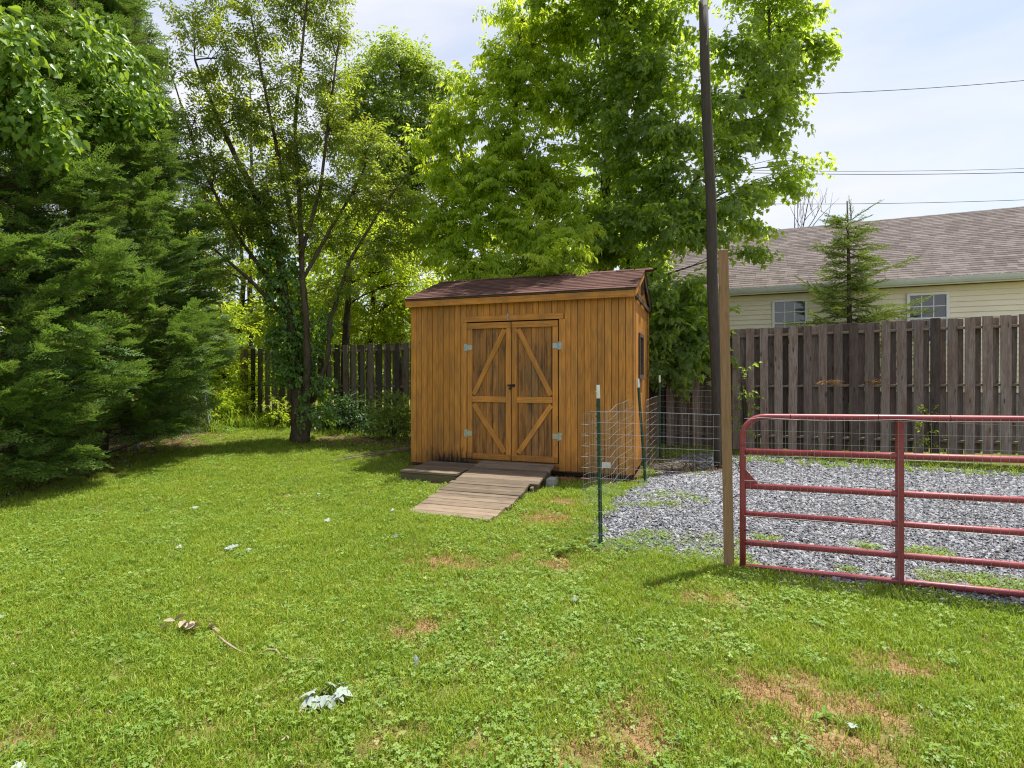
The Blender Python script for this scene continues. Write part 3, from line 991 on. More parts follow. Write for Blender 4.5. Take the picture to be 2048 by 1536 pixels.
pts, s = np.array(pts), np.array(s)
zr = lambda m: np.stack([rng.normal(0, .15, m), rng.normal(0, .15, m), rng.uniform(0, 6.28, m)], -1)
h = N_ // 5
pm = rng.permutation(N_)
scatter('gravel_weeds', pts[pm[:3*h]], zr(3 * h), s[pm[:3*h]] * 1.0, C_CLOVER)
scatter('gravel_grass', pts[pm[3*h:4*h]], zr(h), s[pm[3*h:4*h]] * 1.1, C_GRASS)
scatter('gravel_straw', pts[pm[4*h:]], zr(N_ - 4 * h), s[pm[4*h:]] * 1.2, C_DRY)
# rank growth along the foot of the fences
pts = []
for k in range(420):
    t = random.random() * 16.5
    p = sl(-4.6, 0) + UX * t + VX * (2.34 + random.gauss(0, .16))
    pts.append((p.x, p.y, float(g(p.x, p.y))))
pts = np.array(pts)
scatter('fence_foot_grass', pts[:300], zr(300), rng.uniform(.7, 1.5, 300), C_LONG)
scatter('fence_foot_weeds', pts[300:], zr(120), rng.uniform(.8, 1.8, 120), C_WEED)

# ================================================================== SHED
SW, SD, ZB, ZE = 3.66, 2.40, .107, 2.78
def sbox(name, x0, x1, y0, y1, z0, z1, mat, parent=shed, bev=0.0):
    b = Buf(); b.box(((x0+x1)/2, (y0+y1)/2, (z0+z1)/2), (x1-x0, y1-y0, z1-z0))
    return b.build(name, mat, parent)
# backing boxes: four sheathing walls behind the siding boards, leaving a hollow shed
sbox('wall', .01, SW-.01, .014, .05, ZB+.01, ZE-.02, M_GROOVE)
sbox('wall', .01, SW-.01, SD-.05, SD-.014, ZB+.01, ZE-.02, M_GROOVE)
sbox('wall', .014, .05, .052, SD-.052, ZB+.01, ZE-.02, M_GROOVE)
sbox('wall', SW-.05, SW-.014, .052, SD-.052, ZB+.01, ZE-.02, M_GROOVE)
sbox('floor', .02, SW-.02, .02, SD-.02, ZB-.02, ZB+.005, M_DARKWOOD)
for yy in (.25, 1.2, 2.1): sbox('skid', .05, SW-.05, yy-.07, yy+.07, -.03, ZB-.022, M_DARKWOOD)
# siding boards
DX0, DX1, DZ0, DZ1 = 1.048, 2.553, .225, 2.40
nb = 36; pitch = SW / nb
for i in range(nb):
    xc = (i + .5) * pitch
    w = pitch - .006
    if DX0 - .04 < xc < DX1 + .04:
        hh = ZE - 2.42
        vboard('siding_board', w, .014, hh, M_SHED, shed, (xc, .006, ZE - hh / 2))
        vboard('siding_board', w, .014, DZ0 - ZB - .01, M_SHED, shed, (xc, .006, ZB + (DZ0 - ZB - .01) / 2))
    else:
        vboard('siding_board', w, .014, ZE - ZB, M_SHED, shed, (xc, .006, (ZE + ZB) / 2))
WY0, WY1, WZ0, WZ1 = .80, 1.34, 1.55, 2.20
nb2 = 23; p2 = SD / nb2
for i in range(nb2):
    yc = (i + .5) * p2
    w = p2 - .008
    for xs_, side in ((SW - .006, 1), (.006, 0)):
        if side and WY0 < yc < WY1:
            vboard('siding_board', w, .014, ZE - WZ1, M_SHED, shed, (xs_, yc, (ZE + WZ1) / 2), rot=(0, 0, R(90)))
            vboard('siding_board', w, .014, WZ0 - ZB, M_SHED, shed, (xs_, yc, (ZB + WZ0) / 2), rot=(0, 0, R(90)))
        else:
            vboard('siding_board', w, .014, ZE - ZB, M_SHED, shed, (xs_, yc, (ZE + ZB) / 2), rot=(0, 0, R(90)))
for i in range(12):
    xc = (i + .5) * SW / 12
    vboard('siding_board', SW / 12 - .008, .014, ZE - ZB, M_SHED, shed, (xc, SD - .006, (ZE + ZB) / 2))
# corner boards
vboard('corner_board', .085, .02, ZE - ZB - .02, M_SHED, shed, (SW + .014, .055, (ZE + ZB) / 2), rot=(0, 0, R(90)))
vboard('corner_board', .085, .02, ZE - ZB - .02, M_SHED, shed, (SW + .014, SD - .05, (ZE + ZB) / 2), rot=(0, 0, R(90)))
# roof geometry
RY, RZ, EZ, EY = SD / 2, 3.315, 2.815, -.12
rx0, rx1 = -.05, SW + .065
slope = math.atan2(RZ - EZ, RY - EY)
L = math.hypot(RZ - EZ, RY - EY)
roof = Buf()
for sgn in (1, -1):
    y0 = EY if sgn > 0 else SD - EY
    a = [(rx0, y0, EZ), (rx1, y0, EZ), (rx1, RY, RZ), (rx0, RY, RZ)]
    lo = [(p[0], p[1], p[2] - .02) for p in a]
    roof.add(a + lo, [(0,1,2,3),(7,6,5,4),(0,4,5,1),(1,5,6,2),(2,6,7,3),(3,7,4,0)])
ro = roof.build('roof', M_DARKWOOD, shed)
sh = Buf()
def shingles(buf, x0, x1, L, slope, org, ydir, exposure, tab, th=.007, r=random.Random(3)):
    n = int(math.ceil(L / exposure))
    for j in range(n):
        s0 = j * exposure; s1 = min(L, s0 + exposure * 1.25)
        x = x0 - r.uniform(0, tab)
        while x < x1:
            w = tab * r.uniform(.75, 1.2)
            a, b_ = max(x, x0), min(x + w - .004, x1)
            if b_ - a > .02:
                lift0, lift1 = .004 + th + r.uniform(0, .002), .003
                sh_ = r.random()
                d0 = s0 - r.uniform(0, .004)
                def P(xx, s, h):
                    return (org[0] + xx, org[1] + ydir * (s * math.cos(slope) - h * math.sin(slope)), org[2] + s * math.sin(slope) + h * math.cos(slope))
                buf.add([P(a, d0, lift0), P(b_, d0, lift0), P(b_, s1, lift1), P(a, s1, lift1), P(a, d0, .001), P(b_, d0, .001)],
                        [(0,1,2,3), (4,5,1,0), (1,5,2), (0,3,4)], sh_)
            x += w
shingles(sh, rx0 - .01, rx1 + .01, L, slope, (0, EY - .015, EZ), 1, .125, .30)
shingles(sh, rx0 - .01, rx1 + .01, L, slope, (0, SD - EY + .015, EZ), -1, .125, .30)
so = sh.build('shingles', M_SHING, ro); so['kind'] = 'stuff'
rc = Buf()
for i in range(13):
    xx = rx0 - .01 + i * (rx1 - rx0) / 12.5
    for sgn in (1, -1):
        w = .29; dy = .11; dz = dy * math.tan(slope)
        zt = RZ + .022 + (.003 if i % 2 else 0)
        rc.add([(xx, RY, zt), (xx + w, RY, zt), (xx + w, RY + sgn * dy, zt - dz), (xx, RY + sgn * dy, zt - dz)], [(0,1,2,3)], random.random())
rc.build('ridge_cap', M_SHING, ro)
# fascia boards
hboard('fascia_board', SW + .08, .10, .02, M_SHED, shed, (SW / 2, EY + .022, EZ - .075))
hboard('fascia_board', SW + .08, .10, .02, M_SHED, shed, (SW / 2, SD - EY - .022, EZ - .075))
sbox('soffit', 0, SW, EY + .034, .0, ZE - .05, ZE - .03, M_SHED)
# gable: infill boards, sill board, rake boards and louvre on the right, plain on the left
for xs_ in (SW - .004, .004):
    for i in range(16):
        yc = (i + .5) * SD / 16
        hh = (RZ - .03) - abs(yc - RY) * math.tan(slope) - ZE - .015
        if hh > .03: vboard('gable_board', SD / 16 - .008, .014, hh, M_SHED, shed, (xs_, yc, ZE + hh / 2), rot=(0, 0, R(90)))
for xs_ in (SW + .02, -.02):
    hboard('gable_trim', SD + .02, .075, .02, M_DARKWOOD, shed, (xs_ + (.012 if xs_ > 0 else -.012), RY, ZE - .02), rz=R(90))
    for sgn in (1, -1):
        yc = RY - sgn * (RY - EY) / 2
        hboard('rake_board', L - .02, .085, .018, M_SHED if sgn > 0 else M_DARKWOOD, shed, (xs_ + (.028 if xs_ > 0 else -.02), yc, (RZ + EZ) / 2 - .078), rx=0, ry=-sgn * slope, rz=R(90))
lv = sbox('louvre', SW + .006, SW + .026, RY - .10, RY + .10, ZE + .12, ZE + .40, M_DARKWOOD)
for k in range(6):
    b = Buf(); b.box((SW + .032, RY, ZE + .15 + k * .045), (.012, .18, .03), rot=Matrix.Rotation(.5, 3, 'Y')); b.build('slat', M_DARKWOOD, lv)
# side window
wf = empty('window', (0, 0, 0)); wf.parent = shed
for (y0, y1, z0, z1) in ((WY0-.03, WY1+.03, WZ1-.02, WZ1+.04), (WY0-.03, WY1+.03, WZ0-.04, WZ0+.02), (WY0-.03, WY0+.03, WZ0+.021, WZ1-.021), (WY1-.03, WY1+.03, WZ0+.021, WZ1-.021)):
    sbox('frame', SW - .012, SW + .03, y0, y1, z0, z1, M_DARKWOOD, wf)
sbox('pane', SW - .008, SW - .003, WY0+.03, WY1-.03, WZ0+.021, WZ1-.021, M_GLASS, wf)
sbox('sill', SW + .0, SW + .045, WY0-.04, WY1+.04, WZ0-.065, WZ0-.042, M_DARKWOOD, wf)
# door trim
hboard('door_header', 1.66, .088, .022, M_SHED, shed, (1.80, -.013, 2.463))
vboard('door_trim', .085, .02, 2.19, M_SHED, shed, (DX0 - .055, -.012, .225 + 1.095))
vboard('door_trim', .10, .02, 2.31, M_SHED, shed, (DX1 + .062, -.012, 2.415 - 1.155))
hboard('threshold', 1.62, .05, .03, M_SHED_DOOR, shed, (1.80, -.006, .185))
# doors
def door(x0, x1, hinge_left):
    dr = empty('door', (x0 if hinge_left else x1, 0, DZ0)); dr.parent = shed
    bx_ = dr.location.x
    W = x1 - x0; H = DZ1 - DZ0
    sbox('backing', x0 + .004 - bx_, x1 - .004 - bx_, -.001, .012, .004, H - .004, M_GROOVE, dr)
    nn = 7
    for i in range(nn):
        vboard('board', W / nn - .006, .010, H - .01, M_SHED_DOOR, dr, (x0 + (i + .5) * W / nn - bx_, -.006, H / 2))
    yf = -.020
    fr = lambda x, z, w, h: (vboard('stile', w, .018, h, M_SHED, dr, (x - bx_, yf, z)))
    vboard('stile', .082, .022, H - .004, M_SHED, dr, (x0 + .044 - bx_, yf, H / 2))
    vboard('stile', .082, .022, H - .004, M_SHED, dr, (x1 - .044 - bx_, yf, H / 2))
    xm = (x0 + x1) / 2 - bx_
    for zc in (.048, .955, H - .05):
        hboard('rail', W - .176 if zc == .955 else W - .008, .092, .020, M_SHED, dr, (xm, yf - (.0 if zc == .955 else .012), zc))
    # diagonal braces: inner top to outer middle, outer middle to inner bottom
    inn, out = (x1 - .11, x0 + .11) if hinge_left else (x0 + .11, x1 - .11)
    for (xa, za, xb, zb) in ((inn, H - .115, out, 1.03), (out, .88, inn, .12)):
        dx, dz = xb - xa, zb - za
        ln = math.hypot(dx, dz)
        o = link('brace', boxm(.078, .018, ln, .002, M_SHED), None, dr, ((xa + xb) / 2 - bx_, yf - .001, (za + zb) / 2))
        o.rotation_euler = (0, math.atan2(dx, dz), 0)
    # hinges
    hx = (x0 if hinge_left else x1) - bx_
    for zc, mt in ((2.01 - DZ0, M_GALV), (.63 - DZ0, M_HINGE_OLD)):
        b = Buf()
        sgn = 1 if hinge_left else -1
        b.tube([(hx - sgn * .004, -.036, zc - .062), (hx - sgn * .004, -.036, zc + .062)], .009, 8)
        b.box((hx - sgn * .034, -.026, zc), (.042, .005, .11))
        b.box((hx + sgn * .045, -.0325, zc), (.08, .005, .075))
        for zz in (-.035, .035): b.tube([(hx - sgn * .036, -.03, zc + zz), (hx - sgn * .036, -.034, zc + zz)], .006, 6)
        for xx in (.03, .06): b.tube([(hx + sgn * xx, -.034, zc), (hx + sgn * xx, -.039, zc)], .006, 6)
        b.build('hinge', mt, dr)
    return dr
door(DX0, 1.797, True)
d2 = door(1.804, DX1, False)
b = Buf(); ox = 1.80 - DX1; oz = 1.40 - DZ0
b.box((ox + .03, -.036, oz), (.07, .006, .045)); b.box((ox - .03, -.037, oz + .004), (.06, .006, .028))
b.tube([(ox - .01, -.04, oz), (ox - .01, -.062, oz), (ox - .01, -.062, oz - .03), (ox - .01, -.045, oz - .035)], .006, 6)
b.box((ox - .01, -.058, oz - .045), (.034, .018, .036))
b.build('latch', M_BLACK, d2)
b = Buf(); hx = 1.745
b.tube([(hx, -.03, 2.54), (hx, -.045, 2.53), (hx + .004, -.045, 2.44), (hx + .012, -.055, 2.415), (hx + .016, -.045, 2.43)], .006, 6)
b.box((hx, -.029, 2.50), (.03, .008, .05)); b.tube([(hx - .012, -.035, 2.47), (hx - .012, -.06, 2.47), (hx + .012, -.06, 2.47)], .004, 5)
b.build('hook', M_GALV, shed)
b = Buf(); b.box((3.28, -.01, .235), (.13, .016, .085))
for k in range(4): b.box((3.28, -.02, .21 + k * .017), (.11, .005, .006))
b.build('vent', M_TWHITE, shed)

# ================================================================== RAMP AND LANDING
ramp = empty('wooden_ramp', sl(1.302, 0), -TH, 'low ramp of worn grey planks leading up to the shed doors', 'ramp')
NP = 23; LR = 2.66
r2 = random.Random(5)
RT, RB = .205, .028
sl_r = math.atan2(RT - RB, LR)
for i in range(NP):
    s = (i + .5) * LR / NP
    w = LR / NP - r2.uniform(.006, .012)
    x0 = .068 * s + (r2.uniform(-.012, .012)) + (.02 if i == 10 else 0)
    x1 = 1.19 + .068 * s + r2.uniform(-.012, .012)
    if i > 9: x1 -= .10 + (.05 if i > 18 else 0)
    if i == NP - 1: x1 -= .03
    z = RT - (RT - RB) * s / LR
    o = hboard('plank', x1 - x0, w, .035, M_DECK, ramp, ((x0 + x1) / 2, -s, z - .018 + r2.uniform(-.004, .004)), .004, rx=R(90) + sl_r + r2.uniform(-.02, .02), rz=r2.uniform(-.006, .006))
for xx, s1 in ((.08, LR - .2), (1.12, 1.25), (1.05, LR - .25)):
    s0 = .02 if xx != 1.05 else 1.25
    b = Buf()
    A, B = (xx + .068 * s0, -s0), (xx + .068 * s1, -s1)
    zt = lambda s: RT - (RT - RB) * s / LR - .038
    vs = []
    for (q, s) in ((A, s0), (B, s1)):
        for dx in (-.02, .02):
            vs += [(q[0] + dx, q[1], -.03), (q[0] + dx, q[1], max(-.02, zt(s)))]
    b.add(vs, [(0,1,3,2), (4,6,7,5), (0,4,5,1), (2,3,7,6), (1,5,7,3), (0,2,6,4)])
    b.build('stringer', M_SKIRT, ramp)
landing = empty('wooden_landing', sl(.40, 0, .02), -TH, 'square wooden landing step beside the ramp with mossy front board', 'step')
r3 = random.Random(8)
for i in range(7):
    s = .06 + (i + .5) * .93 / 7
    x1 = .90 + r3.uniform(-.01, .01)
    hboard('plank', x1 + .01, .93 / 7 - .008, .034, M_DECK, landing, (x1 / 2, -s, .115 + r3.uniform(-.003, .003)), .004, rx=R(90), rz=r3.uniform(-.006, .006))
hboard('front_board', .90, .13, .035, M_SKIRT, landing, (.45, -.965, .03))
hboard('side_board', .86, .13, .035, M_SKIRT, landing, (.02, -.50, .03), rz=R(90))
hboard('side_board', .86, .13, .035, M_SKIRT, landing, (.87, -.50, .03), rz=R(90))

def block(name, p, dims, mat, rz, label, cat, group=None):
    bm = bmesh.new(); bmesh.ops.create_cube(bm, size=1); bmesh.ops.scale(bm, vec=dims, verts=bm.verts)
    bmesh.ops.bevel(bm, geom=bm.edges[:], offset=.006, segments=2, affect='EDGES')
    for v in bm.verts: v.co += Vector((random.uniform(-1, 1), random.uniform(-1, 1), random.uniform(-1, 1))) * .0025
    me = bpy.data.meshes.new(name); bm.to_mesh(me); bm.free()
    o = link(name, me, mat, None, (p.x, p.y, float(g(p.x, p.y)) + dims[2] / 2 - .005), (0, 0, rz))
    return tag(o, label, cat, group)
block('concrete_block', Vector((.56, 7.52, 0)), (.12, .2, .13), M_CONC, -.3, 'grey concrete block standing beside the right edge of the ramp', 'block')
block('brick', Vector((.80, 7.86, 0)), (.2, .1, .06), M_BRICK, .2, 'red brick lying beside the concrete block under the shed edge', 'brick')
block('brick', Vector((1.10, 7.82, 0)), (.2, .1, .065), M_BRICK, -.5, 'red brick in the dark gap below the shed wall, left of the wire', 'brick')
block('brick', Vector((1.38, 7.78, 0)), (.2, .1, .06), M_BRICK, -.2, 'red brick under the shed wall seen through the wavy wire', 'brick')

# loose timber left of the shed
for i, (a, b_, lab) in enumerate((((-3.15, 9.35), (-1.98, 10.25), 'long grey timber strip lying on bare soil left of the shed, nearer one'),
                                  ((-3.0, 9.62), (-1.95, 10.42), 'long brown timber strip lying behind a grey one left of the shed'))):
    A, B = Vector((*a, 0)), Vector((*b_, 0)); ln = (B - A).length
    o = link('timber_strip', boxm(.07, .03, ln, .003, M_DECK), None, None, ((A.x + B.x) / 2, (A.y + B.y) / 2, float(g((A.x+B.x)/2, (A.y+B.y)/2)) + .035))
    o.rotation_euler = (Matrix.Rotation(math.atan2(B.y - A.y, B.x - A.x), 3, 'Z') @ Matrix.Rotation(R(87), 3, 'Y') @ Matrix.Rotation(R(90), 3, 'Z')).to_euler()
    tag(o, lab, 'timber')

# ================================================================== NEIGHBOUR'S FENCE (shadowbox boards on three rails)
F0 = Vector((4.46, 10.35, 0))
def ftop(s): return np.interp(s, [-12.3, 0, 4.4, 6], [2.27, 2.46, 2.575, 2.60])
def fbot(s): return np.interp(s, [-12.3, -7, 0, 4.4, 6], [.33, .22, .15, .23, .25])
def fence(name, s0, s1, label, first=True):
    o0 = F0 + UX * s0
    fe = empty(name, o0, -TH, label, 'fence')
    r = random.Random(int(s0 * 10) + 99)
    s = s0 + .07
    i = 0
    while s < s1:
        top, bot = float(ftop(s)) + r.uniform(-.012, .012), float(fbot(s)) + r.uniform(-.015, .015)
        w = .14 * r.choice((1, 1, 1, .95, 1.04))
        back = i % 2 == 1
        yy = .058 if back else -.058
        if back: top -= r.uniform(.0, .015)
        if i == 38 and s0 > -1: w = .2
        vboard('board', round(w, 3), .019, round(top - bot, 2), M_FENCE, fe, (s - s0, yy + r.uniform(-.004, .004), (top + bot) / 2), .0015,
               rot=(r.gauss(0, .004), r.gauss(0, .005), r.gauss(0, .02)))
        s += .1225
        i += 1
    ln = s1 - s0
    zc = lambda off, fr: None
    for fr in (.075, .50, .93):
        za = float(ftop(s0)) * (1 - fr) + float(fbot(s0)) * fr; zb = float(ftop(s1)) * (1 - fr) + float(fbot(s1)) * fr
        if fr == .93: za += .03; zb += .03
        hboard('rail', ln, .04, .09, M_RAIL, fe, (ln / 2, 0, (za + zb) / 2), ry=-math.atan2(zb - za, ln))
    return fe
fence('wooden_fence', -12.35, -4.6, 'dark weathered board fence behind the ivy covered tree')
fence('wooden_fence', -4.6, 6.0, 'tall weathered grey board fence behind the gravel and the shed')
p = F0 + UX * -12.45
cp = vboard('fence_post', .10, .10, 2.0, M_POST, None, (p.x, p.y, 1.27), .003)
cp.rotation_euler = (0, 0, -TH)
tag(cp, 'sunlit orange brown end post of the fence beside the bright shrubs', 'post')

# ================================================================== WIRE FENCE, T-POSTS, WOOD POST, POLES
def tpost(base, top, label):
    base, top = Vector(base), Vector(top)
    o = empty('metal_post', base, 0, label, 'post', 'studded metal fence posts')
    ax = (top - base); Lh = ax.length
    rot = ax.to_track_quat('Z', 'Y').to_matrix()
    def prof(z0, z1, b):
        # T section
        for (cx, cy, wx, wy) in ((0, 0, .034, .005), (0, .017, .005, .028)):
            b.box(rot @ Vector((cx, cy, (z0 + z1) / 2)), (wx, wy, z1 - z0), rot=rot)
    b = Buf(); prof(-.05, Lh - .125, b)
    z = .1
    while z < Lh - .16:
        b.box(rot @ Vector((0, -.006, z)), (.012, .008, .012), rot=rot); z += .052
    b.build('shaft', M_TGREEN, o)
    b = Buf(); prof(Lh - .125, Lh, b)
    b.box(rot @ Vector((0, -.006, Lh - .06)), (.012, .008, .012), rot=rot)
    b.build('painted_tip', M_TWHITE, o)
    return o
TA = Vector((.815, 5.0, -.02))
tpost(TA, (.79, 5.0, 1.466), 'green metal post with white tip at the corner of the loose wire mesh')
tpost((1.91, 7.69, .0), (1.79, 7.65, 1.51), 'leaning green metal post with white tip beside the shed corner')
tpost((2.66, 9.66, .08), (2.65, 9.66, 1.56), 'farthest green metal post, below the low maple leaves')

WP0 = Vector((1.805, 4.47, 0))
post = vboard('wooden_post', .077, .077, 2.65, M_POST, None, (1.787, 4.47, 1.275), .003)
post.rotation_euler = (0, R(-1.0), R(-19.4))
tag(post, 'tall square pine post standing beside the red gate', 'post')

class Wires(Buf):
    def wire(s, pts, r=.0011): s.tube(pts, r, 3, False)

def mesh_panel(bf, path, h0, h1, dv=.05, dh=.102, r=.0012, wave=0.0, seed=1, skip_bottom=0):
    """path: function s -> (x, y); from s=0 to s=length"""
    rr = random.Random(seed)
    P, Ln = path
    n = max(2, int(Ln / dv))
    kh = int(round((h1 - h0) / dh))
    def pt(i, j):
        s = Ln * i / n
        q = P(s)
        z = h0 + dh * j
        wz = wave * (math.sin(s * 15 + j * .15) * .009 + math.sin(s * 6 + 1 + j * .05) * .020 + (s / Ln) ** 1.2 * .10 - .03)
        wy = wave * (math.sin(s * 21 + j * .9) * .014)
        return Vector((q[0], q[1] + wy, z + wz + .003 * math.sin(s * 3 + j)))
    for j in range(kh + 1):
        bf.wire([pt(i, j) for i in range(n + 1)], r * (1.5 if j == kh else 1.1))
    for i in range(n + 1):
        bf.wire([pt(i, j) for j in range(0, kh + 1, 2 if not wave else 1)] + ([pt(i, kh)] if kh % 2 and not wave else []), r * .8)

wfe = empty('wire_fence', (.8, 5.0, 0), 0, 'loose galvanised wire mesh strung from the pine post and folded back at the shed', 'fence')
off = Vector((.8, 5.0, 0))
b = Wires()
A, B = Vector((1.76, 4.53)), Vector((.72, 4.95))
mesh_panel(b, (lambda s: tuple((A + (B - A) * s / (B - A).length) - off.xy), (B - A).length), .0, 1.19, seed=2)
o = b.build('wire_mesh', M_WIRE, wfe); o['kind'] = 'stuff'
b = Wires()
A2, B2 = Vector((.66, 4.93)), Vector((1.37, 6.10))
mesh_panel(b, (lambda s: tuple((A2 + (B2 - A2) * s / (B2 - A2).length) - off.xy), (B2 - A2).length), .36, 1.17, dh=.094, wave=1.0, r=.0013, seed=3)
# curled broken ends
for k in range(8):
    z = .42 + k * .1; x0 = A2.x - off.x; y0 = A2.y - off.y
    b.wire([(x0, y0, z), (x0 - .02, y0 + .03, z - .015), (x0 + .01, y0 + .05, z - .02), (x0 + .06, y0 + .03, z - .02)], .0014)
for k in range(7):
    z = .6 + k * .09; x0 = B2.x - off.x; y0 = B2.y - off.y
    b.wire([(x0, y0, z), (x0 - .02, y0 + .01, z + .04), (x0 + .015, y0, z + .06), (x0 - .01, y0, z + .09)], .002)
o = b.build('loose_mesh_end', M_WIRE, wfe); o['kind'] = 'stuff'
wf2 = empty('wire_fence', (2.66, 9.66, .08), 0, 'thin wire mesh strung before the dark boards beside the farthest metal post', 'fence')
b = Wires()
mesh_panel(b, (lambda s: (s * .66, -s * .75), 1.05), .0, 1.2, dv=.075, seed=5, r=.0014)
mesh_panel(b, (lambda s: (-s * .35, -s * .93), 2.1), .0, 1.15, dv=.075, seed=6, r=.0013)
o = b.build('wire_mesh', M_WIRE, wf2); o['kind'] = 'stuff'

pole = empty('utility_pole', (3.43, 8.84, 0), 0, 'dark round timber pole leaning left behind the pine post', 'pole')
b = Buf()
a0, a1 = Vector((0, 0, 0.0)), Vector((-.275, 0, 7.74))
b.tube([a0.lerp(a1, i / 12) + Vector((.012 * math.sin(i * 1.1), .01 * math.sin(i * 1.7), 0)) for i in range(13)], [.098 - .002 * i for i in range(13)], 14)
b.build('shaft', M_POLE, pole, True)
b = Buf()
b.tube([(-.30, -.09, 7.62), (-.30, -.17, 7.62), (-.27, -.17, 7.70)], .012, 6)
b.tube([(-.30, -.15, 7.56), (-.30, -.15, 7.68)], [.03, .036], 10); b.tube([(-.30, -.15, 7.68), (-.30, -.15, 7.71)], [.022, .03], 10)
b.build('insulator', M_TWHITE, pole)
b = Buf(); b.tube([(-.26 + .02 * math.sin(i), -.115, 7.6 - i * .22) for i in range(4)], .004, 4); b.build('ground_wire', M_WIRE, pole)

lp = empty('utility_pole', (-13.1, 19.0, .3), 0, 'distant grey utility pole rising behind the cypress trees', 'pole')
b = Buf(); b.tube([(0, 0, -.2), (0.02, 0, 7), (0.03, 0, 13.2)], [.17, .145, .12], 12); b.build('shaft', M_POLE, lp, True)
b = Buf(); b.box((0.03, -.2, 12.2), (1.1, .09, .11)); b.build('crossarm', M_POLE, lp)
def through(p0, p1, p2, n=28):
    d1 = (p1 - p0).length / ((p1 - p0).length + (p2 - p1).length)
    out = []
    for i in range(n + 1):
        t = i / n
        l0 = (t - d1) * (t - 1) / (d1); l1 = t * (t - 1) / (d1 * (d1 - 1)); l2 = t * (t - d1) / (1 - d1)
        out.append(p0 * l0 + p1 * l1 + p2 * l2)
    return out
for (v0, u1, v1, v2, lab, r) in ((95, 1640, 187, 142, 'topmost black power line crossing the sky above the house', .011),
                                 (236, 1560, 341.5, 334, 'upper of two close black cables crossing the sky beside the maple', .008),
                                 (246, 1560, 347, 344, 'lower of two close black cables crossing the sky beside the maple', .012),
                                 (330, 1560, 408, 396, 'lowest black cable, just above the taupe house roof', .010)):
    p0, p1, p2 = at(285, v0, 18.9), at(u1, v1, 20.5), at(2300, v2 - 8, 20)
    b = Buf(); b.tube([p - p0 for p in through(p0, p1, p2)], r, 4)
    o = b.build('power_line', M_WIREB, None, loc=p0); tag(o, lab, 'cable')
b = Buf(); b.tube([Vector((0, 0, 0)), Vector((-1.8, -1, .4)), Vector((-5, -3, 1.5))], .012, 4)
tag(b.build('power_line', M_WIREB, None, loc=at(285, 105, 18.9)), 'short black cable running left from the distant pole', 'cable')

# ================================================================== RED GATE
GL = 3.05
gate = empty('tube_gate', (1.905, 4.42, -.02), -TH - R(.6), 'red steel tube farm gate with wire mesh in front of the gravel', 'gate')
def gz(x): return .014 * x
rt = .0245
top = 1.238; rr = .17
path = [(GL, 0, gz(GL)), (1.5, 0, gz(1.5)), (.03, 0, 0)]
path = [(GL, 0, gz(GL)), (GL * .5, 0, gz(GL * .5)), (.02, 0, .0)]
b = Buf(); b.tube([(GL, 0, gz(GL)), (GL / 2, 0, gz(GL / 2)), (0, 0, 0)], rt, 14)
b.build('rail', M_RED, gate, True)
pts = [(0, 0, -.02), (0, 0, .5), (0, 0, top - rr)]
for k in range(1, 9):
    a = k / 8 * math.pi / 2
    pts.append((rr - rr * math.cos(a), 0, top - rr + rr * math.sin(a)))
pts += [(1.0, 0, top + gz(1.0)), (2.0, 0, top + gz(2)), (GL - rr, 0, top + gz(GL))]
for k in range(1, 9):
    a = k / 8 * math.pi / 2
    pts.append((GL - rr + rr * math.sin(a), 0, top + gz(GL) - rr + rr * math.cos(a)))
pts.append((GL, 0, gz(GL)))
b = Buf(); b.tube(pts, rt, 14); b.build('frame', M_RED, gate, True)
for z in (.20, .435, .665, .95):
    b = Buf(); b.tube([(0.02, 0, z), (GL / 2, 0, z + gz(GL / 2)), (GL - .02, 0, z + gz(GL))], rt, 14); b.build('rail', M_RED, gate, True)
for x in (1.09, 2.1):
    b = Buf(); b.box((x, .0, (top + 0) / 2 + gz(x)), (.042, .058, top - .03)); b.build('upright', M_RED, gate)
b = Buf(); b.add([(.022, -.006, .66), (.022, -.006, .80), (.13, -.006, .675), (.022, .006, .66), (.022, .006, .80), (.13, .006, .675)], [(0,2,1),(3,4,5),(0,1,4,3),(1,2,5,4),(2,0,3,5)]); b.build('latch_plate', M_RED, gate)
b = Wires()
kx = int(GL / .0508)
for i in range(1, kx):
    x = i * .0508 + .01
    xo = .004 * math.sin(i * 1.3)
    zt = top if x > rr else top - rr + math.sqrt(max(0, rr * rr - (rr - x) ** 2))
    b.wire([(x + xo, -.03, .0 + gz(x)), (x - xo, -.031, .6), (x, -.03, zt + gz(x))], .0011)
for j in range(0, 13):
    z = .02 + j * .1
    if z > top: break
    b.wire([(x, -.0325, z + gz(x) - .006 * math.sin(x * 2.2 + j)) for x in np.linspace(.01, GL, 16)], .0014)
b.wire([(.1, -.03, top - .005), (.6, -.03, top - .02), (1.1, -.03, top + .005), (1.5, -.03, top - .012), (1.9, -.03, top - .02), (GL, -.03, top)], .002)
o = b.build('wire_mesh', M_WIRE, gate); o['kind'] = 'stuff'
for (x, z) in ((.35, top), (.95, top), (1.4, top), (.5, .95), (.9, 0), (1.4, .2), (0, 1.0), (.02, .3)):
    b = Buf(); b.tube([(x - .002, 0, z + gz(x)), (x + .002, 0, z + gz(x))] if z != 1.0 and z != .3 else [(x, 0, z), (x, 0, z + .004)], rt + .002, 12); b.build('wire_tie', M_BLACK, gate)

